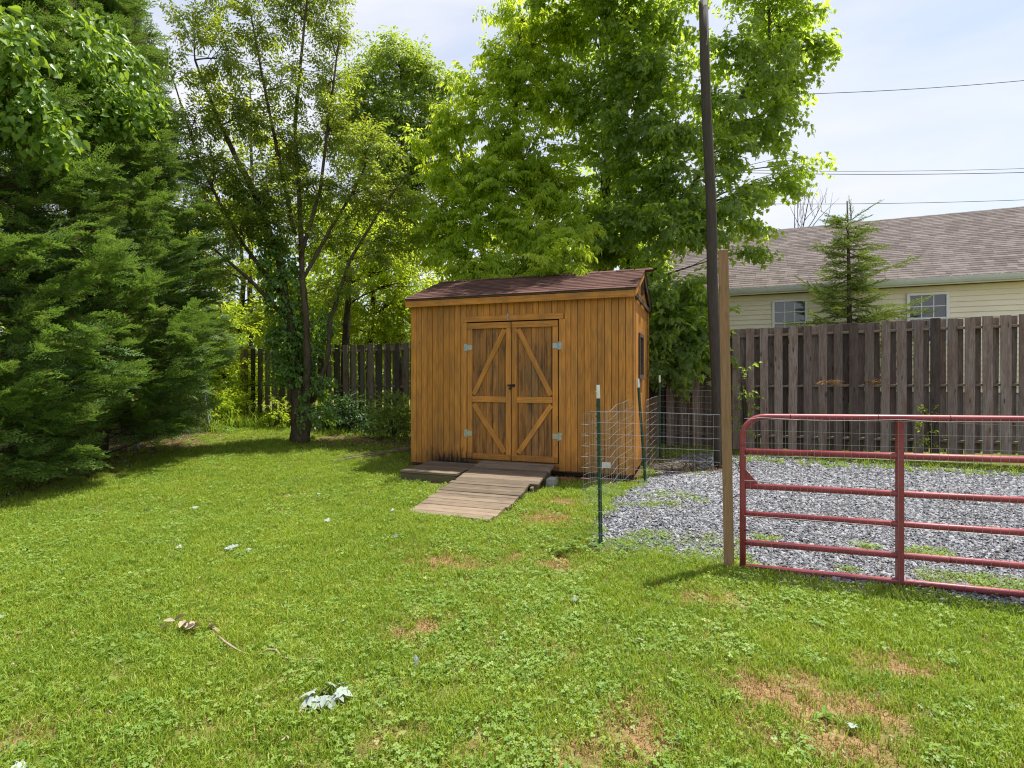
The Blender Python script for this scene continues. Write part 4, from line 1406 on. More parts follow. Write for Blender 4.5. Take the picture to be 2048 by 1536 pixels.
# chain link fence on the left
cl = empty('chain_link_fence', (-7.1, 12.7, .25), 0, 'low sagging chain link fence running behind the cypress trees', 'fence')
pA, pB = Vector((0, 0, 0)), Vector((-.1, -5.2, -.1))
b = Wires()
dl = (pB - pA); ln = dl.length; dn = dl / ln
H = .95
lean = Vector((.16, 0, 0))
def cpt(s, h): return dn * s + Vector((0, 0, h)) + lean * -h + Vector((.04 * math.sin(s * 2), 0, 0))
s = -H
while s < ln:
    for sg in (0, 1):
        a_s, b_s = (s, s + H) if sg == 0 else (s + H, s)
        h0, h1 = 0, H
        P_ = []
        for k in range(5):
            ss = a_s + (b_s - a_s) * k / 4; hh = H * k / 4
            if 0 <= ss <= ln: P_.append(cpt(ss, hh))
        if len(P_) > 1: b.wire(P_, .0022)
    s += .075
o = b.build('chain_mesh', M_WIRE, cl); o['kind'] = 'stuff'
for k, s in enumerate((0.0, .12, 2.4, 4.8)):
    b = Buf(); hh = 1.0 if k else 1.05
    b.tube([cpt(s, -.05), cpt(s, hh)], .026 if s < .2 else .02, 8); b.build('post', M_GALV, cl)
b = Buf(); b.tube([cpt(s, H) for s in np.linspace(0, ln, 9)], .012, 6); b.build('top_rail', M_GALV, cl)

# ================================================================== NEIGHBOUR'S HOUSE
HT = R(22.5)
HU, HVv = Vector((math.cos(HT), -math.sin(HT), 0)), Vector((math.sin(HT), math.cos(HT), 0))
H0 = Vector((6.49, 12.5, 0))
HX0, HX1, HD = -4.2, 9.0, 8.6
house = empty('neighbour_house', H0 + Vector((0, 0, .2)), -HT, 'cream sided bungalow with a long taupe shingle roof behind the fence', 'house')
zo = -.2
def hbox(name, x0, x1, y0, y1, z0, z1, mat, parent=house):
    b = Buf(); b.box(((x0+x1)/2, (y0+y1)/2, (z0+z1)/2 + zo), (x1-x0, y1-y0, z1-z0)); return b.build(name, mat, parent)
WYh = .30
hbox('foundation', HX0 + .35, HX1 - .3, WYh + .03, HD - .3, .05, 1.19, M_CONC)
hbox('wall', HX0 + .33, HX1 - .28, WYh + .02, HD - .28, 1.20, 3.52, M_VINYL)
bz = 1.2
k = 0
while bz < 3.5:
    bb = Buf(); e_ = .115
    x0, x1 = HX0 + .30, HX1 - .25
    z1_ = min(bz + e_, 3.53)
    bb.add([(x0, WYh - .028, bz + zo), (x1, WYh - .028, bz + zo), (x1, WYh - .002, z1_ + zo), (x0, WYh - .002, z1_ + zo), (x0, WYh + .018, bz + zo), (x1, WYh + .018, bz + zo), (x1, WYh + .018, z1_ + zo), (x0, WYh + .018, z1_ + zo)],
           [(0,1,2,3), (4,5,1,0), (1,5,6,2), (0,3,7,4)], .5)
    bb.build('siding_board', M_VINYL, house)
    bz += e_
# foundation blocks
for j in range(5):
    for i in range(32):
        x = HX0 + .4 + i * .4 + (.2 if j % 2 else 0)
        if x + .4 > HX1 - .3: continue
        z = .2 + j * .2
        bb = boxm(.39, .03, .19, .003, M_CONC)
        link('block', bb, None, house, (x + .195, WYh + .02, z + .095 + zo))
# roof
EZh, RZh, RYh = 3.66, 6.02, 4.3
sh_ang = math.atan2(RZh - EZh, RYh)
Lh = math.hypot(RZh - EZh, RYh)
b = Buf()
for (y0, yr) in ((-.02, RYh), (2 * RYh + .02, RYh)):
    a = [(HX0, y0, EZh + zo), (HX1, y0, EZh + zo), (HX1, yr, RZh + zo), (HX0, yr, RZh + zo)]
    lo = [(p[0], p[1], p[2] - .04) for p in a]
    b.add(a + lo, [(0,1,2,3),(7,6,5,4),(0,4,5,1),(1,5,6,2),(2,6,7,3),(3,7,4,0)])
hr = b.build('roof', M_DARKWOOD, house)
b = Buf(); shingles(b, HX0 - .02, HX1 + .02, Lh, sh_ang, (0, -.05, EZh + zo), 1, .142, .24, .007, random.Random(12))
o = b.build('shingles', M_SHING_H, hr); o['kind'] = 'stuff'
b = Buf(); shingles(b, HX0 - .02, HX1 + .02, Lh, sh_ang, (0, 2 * RYh + .05, EZh + zo), -1, .5, .9, .012, random.Random(13))
o = b.build('rear_shingles', M_SHING_H, hr); o['kind'] = 'stuff'
b = Buf()
for i in range(52):
    x = HX0 + i * .255
    if x > HX1: break
    for sg in (1, -1):
        dz = .14 * math.tan(sh_ang)
        zt = RZh + .03 + zo + .004 * (i % 2)
        b.add([(x, RYh, zt), (x + .27, RYh, zt), (x + .27, RYh + sg * .14, zt - dz), (x, RYh + sg * .14, zt - dz)], [(0,1,2,3)], random.random() * .4)
b.build('ridge_cap', M_SHING_H, hr)
# gable end wall, soffit, gutter
b = Buf(); b.add([(HX0 + .34, WYh + .02, 3.50 + zo), (HX0 + .34, HD - .28, 3.50 + zo), (HX0 + .34, RYh, RZh - .15 + zo), (HX0 + .44, WYh + .02, 3.50 + zo), (HX0 + .44, HD - .28, 3.50 + zo), (HX0 + .44, RYh, RZh - .15 + zo)],
                 [(0,1,2),(3,5,4),(0,2,5,3),(1,4,5,2)]); b.build('gable', M_VINYL, house)
hbox('soffit', HX0 + .02, HX1 - .02, .01, WYh + .015, 3.535, 3.55, M_VINYL)
hbox('fascia', HX0 + .02, HX1 - .02, -.012, .008, 3.50, 3.625, M_WHITE)
b = Buf()
prof_ = [(-.02, 3.64), (-.02, 3.535), (-.075, 3.53), (-.105, 3.58), (-.125, 3.645), (-.118, 3.647), (-.098, 3.585), (-.072, 3.54), (-.027, 3.545), (-.027, 3.64)]
n_ = len(prof_)
vs = [(x, p[0], p[1] + zo) for x in (HX0, HX1) for p in prof_]
b.add(vs, [(i, (i + 1) % n_, n_ + (i + 1) % n_, n_ + i) for i in range(n_)] + [tuple(range(n_)), tuple(range(2 * n_ - 1, n_ - 1, -1))])
b.build('gutter', M_GUTTER, house)
for x in (1.0, 1.95, 2.35, 3.0, 3.35, 3.85, 4.4, 5.2):
    hbox('gutter_hanger', x, x + .02, -.13, .02, 3.655, 3.665, M_WHITE); 
# windows
def hwin(x0, x1, ztop, zbot):
    w = empty('window', (0, 0, 0)); w.parent = house
    y1 = WYh - .030
    for (a, b_, c, d) in ((x0, x1, ztop - .055, ztop), (x0, x1, zbot, zbot + .055), (x0, x0 + .055, zbot + .056, ztop - .056), (x1 - .055, x1, zbot + .056, ztop - .056)):
        hbox('frame', a, b_, y1 - .05, y1 - .001, c, d, M_WHITE, w)
    zm = (ztop + zbot) / 2
    hbox('meeting_rail', x0 + .056, x1 - .056, y1 - .04, y1 - .003, zm - .02, zm + .02, M_WHITE, w)
    for (za, zb) in ((zm + .021, ztop - .056), (zbot + .056, zm - .021)):
        ww = x1 - x0 - .112
        for i in range(3):
            for j in range(2):
                hbox('pane', x0 + .056 + ww * i / 3 + .007, x0 + .056 + ww * (i + 1) / 3 - .007, y1 - .018, y1 - .010,
                     za + (zb - za) * j / 2 + .006, za + (zb - za) * (j + 1) / 2 - .006, M_GLASS, w)
        for i in (1, 2): hbox('muntin', x0 + .056 + ww * i / 3 - .008, x0 + .056 + ww * i / 3 + .008, y1 - .022, y1 - .006, za, zb, M_WHITE, w)
        hbox('muntin', x0 + .056, x1 - .056, y1 - .024, y1 - .005, (za + zb) / 2 - .008, (za + zb) / 2 + .008, M_WHITE, w)
hwin(-.36, .39, 3.37, 2.25)
hwin(2.32, 3.08, 3.37, 2.25)

# ================================================================== TREES
# silver maple behind the shed, several stems, low boughs to the right of the shed
D = 12.6
def lob(u, v, d, rpx, dens=1.0, sy=.9, sz=.85):
    rad = rpx / FPX * d
    return (at(u, v, d), (rad, rad * sy, rad * sz), dens)
mp = [( [gp(1215, 900, 12.6), at(1205, 560, 12.6), at(1215, 330, 12.5), at(1230, 60, 12.3), at(1235, -160, 12.2)], [.13, .105, .085, .06, .03]),
      ( [gp(1268, 900, 12.3), at(1262, 560, 12.4), at(1258, 300, 12.3), at(1300, 90, 12.0), at(1330, -140, 11.8)], [.12, .10, .08, .05, .025]),
      ( [gp(1285, 900, 12.0), at(1305, 560, 12.0), at(1360, 420, 11.9), at(1450, 250, 11.8), at(1540, 90, 11.8)], [.11, .09, .07, .05, .025])]
ml = [lob(1180, 40, 12.0, 80), lob(1250, 20, 11.2, 85), lob(1330, 30, 11.5, 75), lob(1250, 130, 11.4, 85), lob(1330, 150, 11.2, 85), lob(1190, 190, 12, 80),
      lob(1270, 250, 11.4, 85), lob(1360, 260, 11.0, 80), lob(1210, 320, 12.2, 85), lob(1300, 360, 11.6, 80), lob(1370, 380, 11.2, 75), lob(1240, 430, 12.0, 80),
      lob(1320, 470, 11.2, 70), lob(1390, 470, 11.0, 55), lob(1190, 470, 12.0, 60), lob(1205, 520, 12.7, 46, 1.2), lob(1275, 525, 12.4, 46, 1.2), lob(1240, 480, 12.6, 50, 1.1), lob(1440, 90, 11.4, 60), lob(1460, 210, 11.6, 75), lob(1520, 130, 11.8, 75),
      lob(1565, 50, 12.0, 70), lob(1590, 160, 12.0, 55), lob(1630, 95, 12.1, 42), lob(1540, 240, 11.8, 60), lob(1470, 300, 11.4, 55), lob(1540, 290, 11.8, 35, 1, .9, .4),
      lob(1600, 25, 12.2, 50), lob(1470, 395, 11.6, 60, 1, .9, .55), lob(1545, 370, 11.9, 50, 1, .9, .5), lob(1600, 350, 12.0, 34, 1, .9, .5), lob(1640, 330, 12.1, 16, 1.3),
      lob(1500, 440, 11.6, 55, .9, .9, .4), lob(1420, 430, 11.2, 55), lob(1490, 505, 11.2, 38, .8, .9, .5), lob(1250, -90, 10.5, 100), lob(1540, -60, 11.2, 90),
      lob(1110, -60, 11, 90), lob(1180, -140, 10.0, 100),
      lob(1330, 585, 10.7, 60, 1.7), lob(1385, 590, 10.4, 45, 1.7), lob(1325, 660, 10.5, 48, 1.7), lob(1370, 670, 10.3, 52, 1.7), lob(1340, 725, 10.3, 48, 1.6), lob(1400, 720, 10.2, 40, 1.6), lob(1410, 650, 10.3, 38, 1.6), lob(1300, 620, 10.8, 40, 1.6)]
tree('silver_maple', 'large silver maple with pointed lobed leaves reaching right of the timber pole', mp, ml, C_MAPLE, M_BARK_G, 21, twigs=46, per=5, sscale=.95, droop=.28, limb_r=.028)

be = [([gp(1080, 900, 12.4), at(1075, 560, 12.4), at(1050, 400, 12.2), at(1030, 230, 12.0), at(1040, 40, 12.0)], [.15, .12, .09, .06, .03]),
      ([gp(1010, 900, 12.6), at(985, 600, 12.5), at(950, 420, 12.2), at(920, 290, 12.1)], [.10, .08, .06, .03])]
bl = [lob(1040, 40, 12.2, 60), lob(1100, 80, 12.0, 70), lob(1000, 110, 12.0, 55), lob(1060, 150, 11.8, 75), lob(960, 180, 12.0, 55), lob(1120, 200, 11.8, 70), lob(910, 240, 12.0, 48),
      lob(980, 260, 11.7, 75), lob(1070, 290, 11.5, 80), lob(880, 300, 12.0, 55), lob(920, 350, 11.8, 70), lob(1010, 370, 11.5, 80), lob(1110, 370, 11.5, 75), lob(880, 420, 11.9, 55),
      lob(950, 440, 11.6, 75), lob(1040, 460, 11.3, 70), lob(1120, 460, 11.0, 60), lob(1120, 520, 10.4, 45, 1.2, .9, .7), lob(960, 520, 11.6, 60), lob(1050, 530, 11.0, 50, 1, .9, .6), lob(890, 500, 11.9, 50),
      lob(860, 460, 12.1, 40), lob(1130, 505, 9.5, 44, 1.6, .7, .8), lob(1150, 530, 9.15, 28, 1.6, .6, .7), lob(1085, 522, 9.5, 36, 1.5, .7, .6), lob(1030, 535, 9.7, 30, 1.4, .7, .5), lob(960, 545, 10.2, 34, 1.3, .7, .5), lob(1150, 460, 10.2, 46, 1.1), lob(1080, 470, 10.4, 46, 1.1), lob(1010, 520, 10.6, 34, 1.1)]
tree('box_elder', 'bright lime green box elder with drooping leaves hanging over the shed roof', be, bl, C_ELDER, M_BARK_G, 22, twigs=50, per=5, sscale=1.0, droop=.5, limb_r=.026)

# cherry with two stems and ivy
cb = Vector((-4.47, 11.3, float(g(-4.47, 11.3)) - .05))
def cpnt(u, v, d=11.3): return at(u, v, d)
ch = [([cb, cpnt(598, 830), cpnt(594, 760), cpnt(580, 650, 11.2), cpnt(560, 520, 11.1), cpnt(505, 380, 11.0), cpnt(440, 250, 10.8), cpnt(390, 120, 10.7)], [.20, .145, .13, .10, .085, .06, .04, .02]),
      ([cb + Vector((.10, -.03, 0)), cpnt(612, 820), cpnt(614, 740, 11.15), cpnt(612, 640, 11.05), cpnt(605, 560, 11.0), cpnt(600, 430, 11.1), cpnt(590, 250, 11.2), cpnt(605, 90, 11.2), cpnt(620, -60, 11.2)], [.13, .105, .082, .07, .06, .05, .04, .028, .015]),
      ([cpnt(628, 800, 11.3), cpnt(655, 720, 11.3), cpnt(660, 640, 11.3), cpnt(700, 520, 11.4), cpnt(760, 420, 11.4), cpnt(820, 340, 11.4)], [.05, .045, .04, .034, .025, .012]),
      ([cpnt(575, 640, 11.2), cpnt(500, 560, 10.8), cpnt(430, 500, 10.4), cpnt(340, 465, 10.2)], [.05, .036, .026, .012]),
      ([cpnt(570, 600, 11.2), cpnt(480, 480, 10.9), cpnt(400, 330, 10.6), cpnt(350, 170, 10.4)], [.05, .036, .026, .012]),
      ([cpnt(600, 520, 11.0), cpnt(640, 380, 11.2), cpnt(660, 220, 11.4), cpnt(680, 60, 11.5)], [.045, .035, .028, .012]),
      ([cpnt(605, 560, 11.0), cpnt(660, 460, 11.2), cpnt(720, 360, 11.5), cpnt(750, 270, 11.6)], [.04, .035, .025, .012]),
      ([cpnt(590, 470, 11.0), cpnt(560, 330, 11.0), cpnt(530, 180, 10.9), cpnt(500, 20, 10.9)], [.045, .035, .028, .012])]
cl_ = [lob(390, 50, 10.8, 62, .5), lob(450, 120, 10.8, 70, .5), lob(355, 140, 10.5, 48, .5), lob(520, 50, 11.0, 70, .5), lob(590, 20, 11.3, 60, .5), lob(660, 70, 11.4, 62, .5), lob(560, 160, 11.0, 75, .45),
       lob(650, 160, 11.4, 65, .5), lob(480, 230, 10.8, 80, .55), lob(390, 240, 10.5, 60, .5), lob(560, 270, 11.0, 80, .5), lob(660, 260, 11.4, 75, .6), lob(735, 290, 11.5, 60, .6), lob(430, 340, 10.6, 75, .6),
       lob(530, 370, 10.8, 80, .6), lob(620, 370, 11.2, 75, .6), lob(710, 390, 11.5, 75, .6), lob(785, 380, 11.6, 62, .55), lob(380, 430, 10.3, 62, .6), lob(470, 460, 10.5, 65, .6), lob(560, 460, 10.9, 60, .5),
       lob(660, 470, 11.3, 65, .55), lob(750, 480, 11.5, 62, .5), lob(350, 330, 10.3, 50, .6), lob(430, -30, 11, 70, .5), lob(550, -40, 11, 80, .5), lob(650, -20, 11.3, 60, .5), lob(700, 560, 11.5, 55, .4), lob(820, 420, 11.8, 50, .5),
       lob(800, 500, 11.8, 50, .4), lob(640, 580, 11.3, 45, .3), lob(420, 540, 10.4, 50, .4)]
tree('cherry_tree', 'spreading cherry tree with small olive leaves and a forked ivy covered trunk', ch, cl_, C_CHERRY, M_BARK, 23, twigs=104, per=8, sscale=1.0, droop=.05, limb_r=.018, twig_r=.005, spread=.55)

# ivy climbing the cherry
r = random.Random(31)
pts, rots, scl = [], [], []
ivl = [(ch[0][0][k], ch[0][0][k + 1], (.19, .24, .24, .2, .2)[k - 2]) for k in range(2, 5)] + [(cpnt(585, 760, 11.4), cpnt(575, 620, 11.4), .34), (cpnt(622, 700, 11.5), cpnt(640, 600, 11.5), .26)]
ib = cb.copy()
for a, b_, rad in ivl:
    ln = (b_ - a).length
    for k in range(int(ln * 120)):
        p = a.lerp(b_, r.random()); an = r.uniform(0, 6.283); q = rad * r.uniform(.45, 1.05)
        d = Vector((math.cos(an), math.sin(an), r.uniform(-.6, .1))).normalized()
        pts.append(p + d * q - ib); rots.append(dir_rot(d, r.uniform(-.5, .5))); scl.append(r.uniform(.8, 1.4))
for k in range(160):
    an = r.uniform(0, 6.28); q = r.uniform(.25, .5); z = r.uniform(.5, 1.5)
    if math.cos(an) < .1: continue
    d = Vector((math.cos(an), math.sin(an), -.3)).normalized()
    pts.append(Vector((d.x * q + .1, d.y * q, z))); rots.append(dir_rot(d, 0)); scl.append(r.uniform(.9, 1.4))
iv = empty('ivy', ib, 0, 'dark glossy ivy wrapped round the forked cherry trunk', 'ivy')
scatter('leaves', pts, rots, scl, C_IVY, iv)

# cypress trees on the left
def cypress(base, H, Rb, label, seed, nb=430, per=15, amin=0, zlow=.35, s=1.0):
    r = random.Random(seed)
    base = Vector(base)
    root = empty('cypress', base, 0, label, 'tree', 'feathery cypress trees along the left side')
    b = Buf(); b.tube([(0, 0, -.1), (.02, 0, H * .3), (0, .03, H * .7), (0, 0, H)], [.16, .12, .07, .015], 10); b.build('trunk', M_BARK, root, True)
    tw = Buf(); pts, rots, scl = [], [], []
    for i in range(nb):
        h = zlow + (H - zlow) * (r.random() ** 1.12)
        az = r.uniform(0, 6.283)
        bump = .78 + .42 * float(vn(az * 2.2 + seed, h * .9, seed))
        rad = (Rb * (1 - (h / H) ** 1.5) ** .8 + .12) * bump * r.uniform(.82, 1.08)
        if h < 1.7: rad *= .42 + .34 * h
        o_ = Vector((math.cos(az), math.sin(az), 0))
        rise = rad * r.uniform(.15, .5) * (1 if h > .9 else .4)
        a = Vector((0, 0, max(.1, h - rise)))
        e_ = o_ * rad + Vector((0, 0, h + (0 if h > .8 else -.15)))
        m = a.lerp(e_, .55) + Vector((0, 0, -.10 * rad))
        path = bez(a, m, e_, 6)
        if i % 2 == 0: tw.tube(path, [.014, .012, .010, .008, .005, .003], 3, False)
        for j in range(per):
            t = 1 - (r.random() ** 1.5) * .75
            k = min(4, int(t * 5)); f = t * 5 - k
            p = path[k].lerp(path[k + 1], min(1, f)); tg = (path[k + 1] - path[k]).normalized()
            side = tg.cross(Vector((0, 0, 1))).normalized()
            q = r.gauss(0, .16) * (1.15 - t * .7)
            p = p + side * q + Vector((0, 0, r.gauss(0, .07)))
            d = (tg + side * (q * 2.2 + r.gauss(0, .25)) + Vector((0, 0, r.gauss(.12, .25)))).normalized()
            pts.append(p); rots.append(dir_rot(d, r.gauss(0, .55))); scl.append(s * r.uniform(.65, 1.15) * (1.0 if t < .9 else .85))
    o = tw.build('twigs', M_BARK_D, root); o['kind'] = 'stuff'
    scatter('crown', pts, rots, scl, C_CONIF, root)
    return root
cypress((-7.2, 9.3, .05), 8.6, 1.95, 'tall feathery dark green cypress with its trunk showing above the litter', 41, 520, 13, zlow=.75)
cypress((-7.05, 6.9, -.02), 9.2, 1.7, 'nearest feathery cypress, cut by the left edge of the photo', 42, 430, 15, zlow=.4)
cypress((-8.9, 12.4, .2), 6.6, 2.0, 'farther feathery cypress rising behind the chain link fence', 43, 360, 13, zlow=.5)

# vine in the cypress
vl = [(at(60, 60, 7.6), .5), (at(110, 140, 7.7), .5), (at(180, 190, 7.8), .45), (at(40, 10, 7.6), .5), (at(230, 210, 8.0), .35), (at(140, 60, 7.8), .4), (at(250, 120, 8.3), .3), (at(200, 60, 8.2), .3), (at(90, 230, 6.6), .35), (at(160, 110, 7.6), .5), (at(270, 200, 8.2), .3), (at(30, 150, 6.4), .35), (at(130, 290, 7.4), .25), (at(20, 60, 6.3), .4)]
vine = empty('climbing_vine', (-6.6, 8.2, .1), 0, 'yellow green heart leaved vine draped over the top of the cypress trees', 'vine')
b = Buf(); vb = Vector((-6.6, 8.2, .1))
b.tube([(0, 0, 0), (-.2, .1, 2), (-.1, 0, 4), (.2, -.2, 6), (0.1, -.3, 7.5)], [.02, .018, .015, .012, .006], 6); b.build('stem', M_BARK, vine)
pts, rots, scl = [], [], []
for c, rad in vl:
    for k in range(int(150 * rad)):
        d = Vector((r.gauss(0, 1), r.gauss(0, 1), r.gauss(0, 1))).normalized()
        p = c + d * rad * r.random() ** .4
        dd = (Vector((r.gauss(.2, .5), r.gauss(-.4, .5), -.5))).normalized()
        pts.append(p - vb); rots.append(dir_rot(dd, r.gauss(0, .4))); scl.append(r.uniform(.8, 1.25))
scatter('leaves', pts, rots, scl, C_VINE, vine)

# background trees beyond the fence
def bgtree(label, u, d, lobs, coll, seed, cat='tree', name='background_tree', tw=26, s=1.0, matb=M_BARK_D, group='trees beyond the fence', v0=900, top=None, rb=.14):
    b0 = gp(u, v0, d)
    zt = max(l[0].z for l in lobs)
    st = [([b0, Vector((b0.x, b0.y, b0.z + (zt - b0.z) * .35)), Vector((b0.x + .1, b0.y, b0.z + (zt - b0.z) * .65)), Vector((b0.x, b0.y, zt - .2))], [rb, rb * .75, rb * .5, rb * .15])]
    return tree(name, label, st, lobs, coll, matb, seed, twigs=tw, per=5, sscale=s, droop=.15, group=group, cat=cat, limb_r=.03, twig_r=.008)
bgtree('tall dark green ash tree between the cherry and the lime box elder', 800, 18.5,
       [lob(800, 135, 18.5, 65), lob(730, 175, 18.5, 62), lob(865, 170, 18.5, 60), lob(885, 235, 18.5, 55), lob(700, 240, 18.5, 55), lob(760, 320, 18, 70), lob(850, 350, 18, 65), lob(790, 230, 18.3, 65), lob(730, 290, 18.6, 50), lob(850, 290, 18.5, 55), lob(790, 350, 18.5, 60), lob(740, 420, 18.4, 50), lob(820, 440, 18.3, 55), lob(790, 105, 18.5, 35)],
       C_FARD, 51, tw=44, s=.85)
bgtree('bright sunlit tree behind the left end of the fence', 480, 17.5,
       [lob(470, 420, 17.5, 70), lob(420, 520, 17.4, 70), lob(520, 520, 17.3, 65), lob(450, 620, 17, 75), lob(530, 640, 16.8, 60), lob(400, 680, 16.5, 50), lob(480, 720, 16.3, 55), lob(560, 560, 17.4, 50)], C_FAR, 52, tw=32, s=.8)
bgtree('yellow green tree filling the gap left of the shed above the fence', 740, 16.5,
       [lob(720, 520, 16.5, 65), lob(790, 520, 16.4, 65), lob(700, 610, 16.2, 60), lob(770, 610, 16, 60), lob(830, 590, 16.2, 55), lob(640, 600, 16.5, 55), lob(680, 470, 16.8, 50), lob(840, 520, 16.5, 50), lob(740, 680, 15.8, 55), lob(660, 690, 15.8, 50), lob(810, 670, 15.8, 45), lob(600, 680, 16, 50), lob(560, 620, 16.4, 50), lob(840, 640, 15.8, 45)], C_FAR, 53, tw=32, s=.8)
bgtree('pale green tree seen through the thin cherry branches', 500, 22,
       [lob(430, 200, 22, 50, .6), lob(500, 260, 22, 60, .7), lob(560, 330, 22, 60, .7), lob(440, 330, 22, 60, .7), lob(620, 420, 22, 65, .8), lob(500, 400, 22, 60, .8), lob(390, 420, 22, 55, .8), lob(400, 140, 22, 30, .5)], C_FAR, 54, tw=16, s=.95)
bgtree('dark tree standing far behind the nearest cypress trees', 200, 19,
       [lob(60, 300, 19, 110), lob(200, 380, 19, 110), lob(330, 430, 19, 80), lob(100, 520, 19, 120), lob(260, 560, 19, 110), lob(20, 700, 19, 120), lob(180, 720, 19, 110), lob(330, 650, 19, 90), lob(340, 780, 18, 70), lob(-80, 500, 19, 110)], C_FARD, 55, tw=13, s=1.15)
bgtree('mid green tree behind the maple stems above the shed roof', 1180, 17,
       [lob(1100, 480, 17, 75), lob(1200, 470, 17, 80), lob(1290, 490, 17, 70), lob(1000, 500, 17, 75), lob(900, 540, 17, 70), lob(1130, 380, 17, 70), lob(1330, 560, 16.5, 55), lob(1250, 390, 17, 60), lob(1230, 600, 16, 60), lob(940, 600, 16, 50)], C_FARD, 56, tw=18, s=.95)
bgtree('small green tree at the far end of the chain link fence', 440, 14.6,
       [lob(440, 600, 14.8, 45), lob(470, 660, 14.6, 50), lob(430, 700, 14.5, 50), lob(460, 750, 14.4, 50)], C_LIME, 57, tw=32, s=1.1)
bgtree('dull green tree behind the house roof left of the spruce', 1440, 26, [lob(1400, 440, 26, 60, .6), lob(1470, 455, 26, 40, .5), lob(1330, 440, 26, 60, .6), lob(1500, 470, 26, 30, .6)], C_FARD, 58, tw=14, s=1.1)
bgtree('dense green tree behind the fence between the cherry and the shed', 690, 14.8,
       [lob(640, 420, 14.8, 60), lob(720, 440, 14.8, 65), lob(800, 460, 14.8, 55), lob(680, 520, 14.6, 65), lob(770, 540, 14.5, 60), lob(840, 560, 14.6, 45), lob(620, 500, 14.8, 50)], C_LIME, 59, tw=44, s=1.2)
# far wood that closes the horizon, one mass
pts, rots, scl = [], [], []
for k in range(5200):
    a = r.uniform(-1.25, 1.15); d = r.uniform(30, 38); hh = 5.0 + 3.2 * float(vn(a * 9, 3, 4))
    z = r.uniform(0, hh if a < .3 else 2.6)
    pts.append((math.sin(a) * d, math.cos(a) * d, z)); dd = Vector((r.gauss(0, 1), r.gauss(-.6, .6), r.gauss(0, .5))).normalized()
    rots.append(dir_rot(dd, r.gauss(0, .6))); scl.append(r.uniform(2.2, 3.4))
fw = scatter('far_woodland', pts, rots, scl, C_FARD); tag(fw, 'distant dark green woodland closing off the horizon')

# bare twiggy tree behind the house
bt = empty('bare_tree', at(1605, 640, 24), 0, 'leafless twiggy tree showing above the taupe roof', 'tree')
b = Buf(); o0 = at(1605, 640, 24)
def tw(a, b1, c1, r0): b.tube([p - o0 for p in bez(at(*a, 24), at(*b1, 24), at(*c1, 24), 7)], [r0 * .6 * (1 - i / 7.5) for i in range(7)], 5)
tw((1605, 640), (1606, 520), (1600, 385), .06); tw((1600, 480), (1612, 430), (1625, 360), .05); tw((1603, 470), (1635, 440), (1655, 375), .045); tw((1600, 500), (1592, 440), (1597, 330), .045)
tw((1590, 520), (1588, 450), (1590, 395), .05); tw((1620, 460), (1640, 430), (1680, 395), .035); tw((1610, 440), (1625, 420), (1640, 410), .03); tw((1650, 450), (1660, 430), (1665, 385), .03); tw((1604, 460), (1580, 420), (1575, 395), .025)
for k in range(26):
    u_, v_ = random.uniform(1582, 1652), random.uniform(395, 460)
    tw((u_, v_), (u_ + random.uniform(-6, 8), v_ - 16), (u_ + random.uniform(-16, 22), v_ - random.uniform(24, 46)), .016)
b.build('branches', M_BARK_G, bt, True)

# spruce behind the fence
sb = gp(1697, 900, 11.4)
spr = empty('spruce', sb, 0, 'young spruce with two spread top shoots growing behind the fence', 'tree')
zt = at(1697, 402, 11.4).z - sb.z
b = Buf(); b.tube([(0, 0, -.1), (.02, 0, zt * .5), (0, 0, zt * .8), (-.03, 0, zt)], [.075, .05, .03, .012], 8); b.build('trunk', M_BARK, spr, True)
pts, rots, scl = [], [], []
tb = Buf()
def sbranch(a, e_, dens=1.0, sc=1.0):
    a, e_ = Vector(a), Vector(e_)
    m = a.lerp(e_, .5) + Vector((r.gauss(0, .05), 0, r.uniform(-.16, .10) * (e_ - a).length))
    path = bez(a, m, e_, 6); ln = (e_ - a).length
    tb.tube(path, [.014, .012, .010, .008, .006, .004], 4, False)
    nn = max(4, int(ln * 19 * dens))
    for k in range(nn):
        t = .12 + .88 * k / nn
        i0 = min(4, int(t * 5)); p = path[i0].lerp(path[i0 + 1], t * 5 - i0); tg = (path[i0 + 1] - path[i0]).normalized()
        sd = tg.cross(Vector((0, 0, 1))).normalized() * (1 if k % 2 else -1)
        d = (tg * 1.0 + sd * r.uniform(.5, 1.1) * (1 - t * .4) + Vector((0, 0, r.gauss(-.05, .22)))).normalized()
        pts.append(p); rots.append(dir_rot(d, r.gauss(0, .5))); scl.append(sc * r.uniform(.7, 1.15) * (1.1 - .35 * t))
    pts.append(e_); rots.append(dir_rot((e_ - path[4]).normalized(), 0)); scl.append(sc * .8)
lc = lambda u, v, dd=11.4: at(u, v, dd) - sb
sbranch(lc(1703, 440), lc(1757, 405, 11.2), 1.2, .55); sbranch(lc(1703, 440), lc(1650, 426, 11.5), 1.2, .55); sbranch(lc(1702, 440), lc(1699, 400), 1.5, .5)
hz = zt - .42
while hz > .5:
    f = 1 - hz / zt
    Rr_ = .16 + 1.55 * f ** .78 if f < .5 else 1.1 + .25 * f
    for k in range(7):
        az = r.uniform(0, 6.283)
        rad = Rr_ * r.uniform(.45, 1.15)
        sbranch((0, 0, hz + r.uniform(-.08, .08)), (math.cos(az) * rad, math.sin(az) * rad * .75, hz + rad * r.uniform(-.28, .36)), 1.0, 1.0)
    hz -= .185
sbranch(lc(1700, 560), lc(1826, 517, 11.3), 1.2); sbranch(lc(1700, 600), lc(1605, 562, 11.5), 1.2); sbranch(lc(1700, 640), lc(1855, 622, 11.3), 1.1); sbranch(lc(1700, 645), lc(1578, 645, 11.5), 1.1)
o = tb.build('branches', M_BARK, spr); o['kind'] = 'stuff'
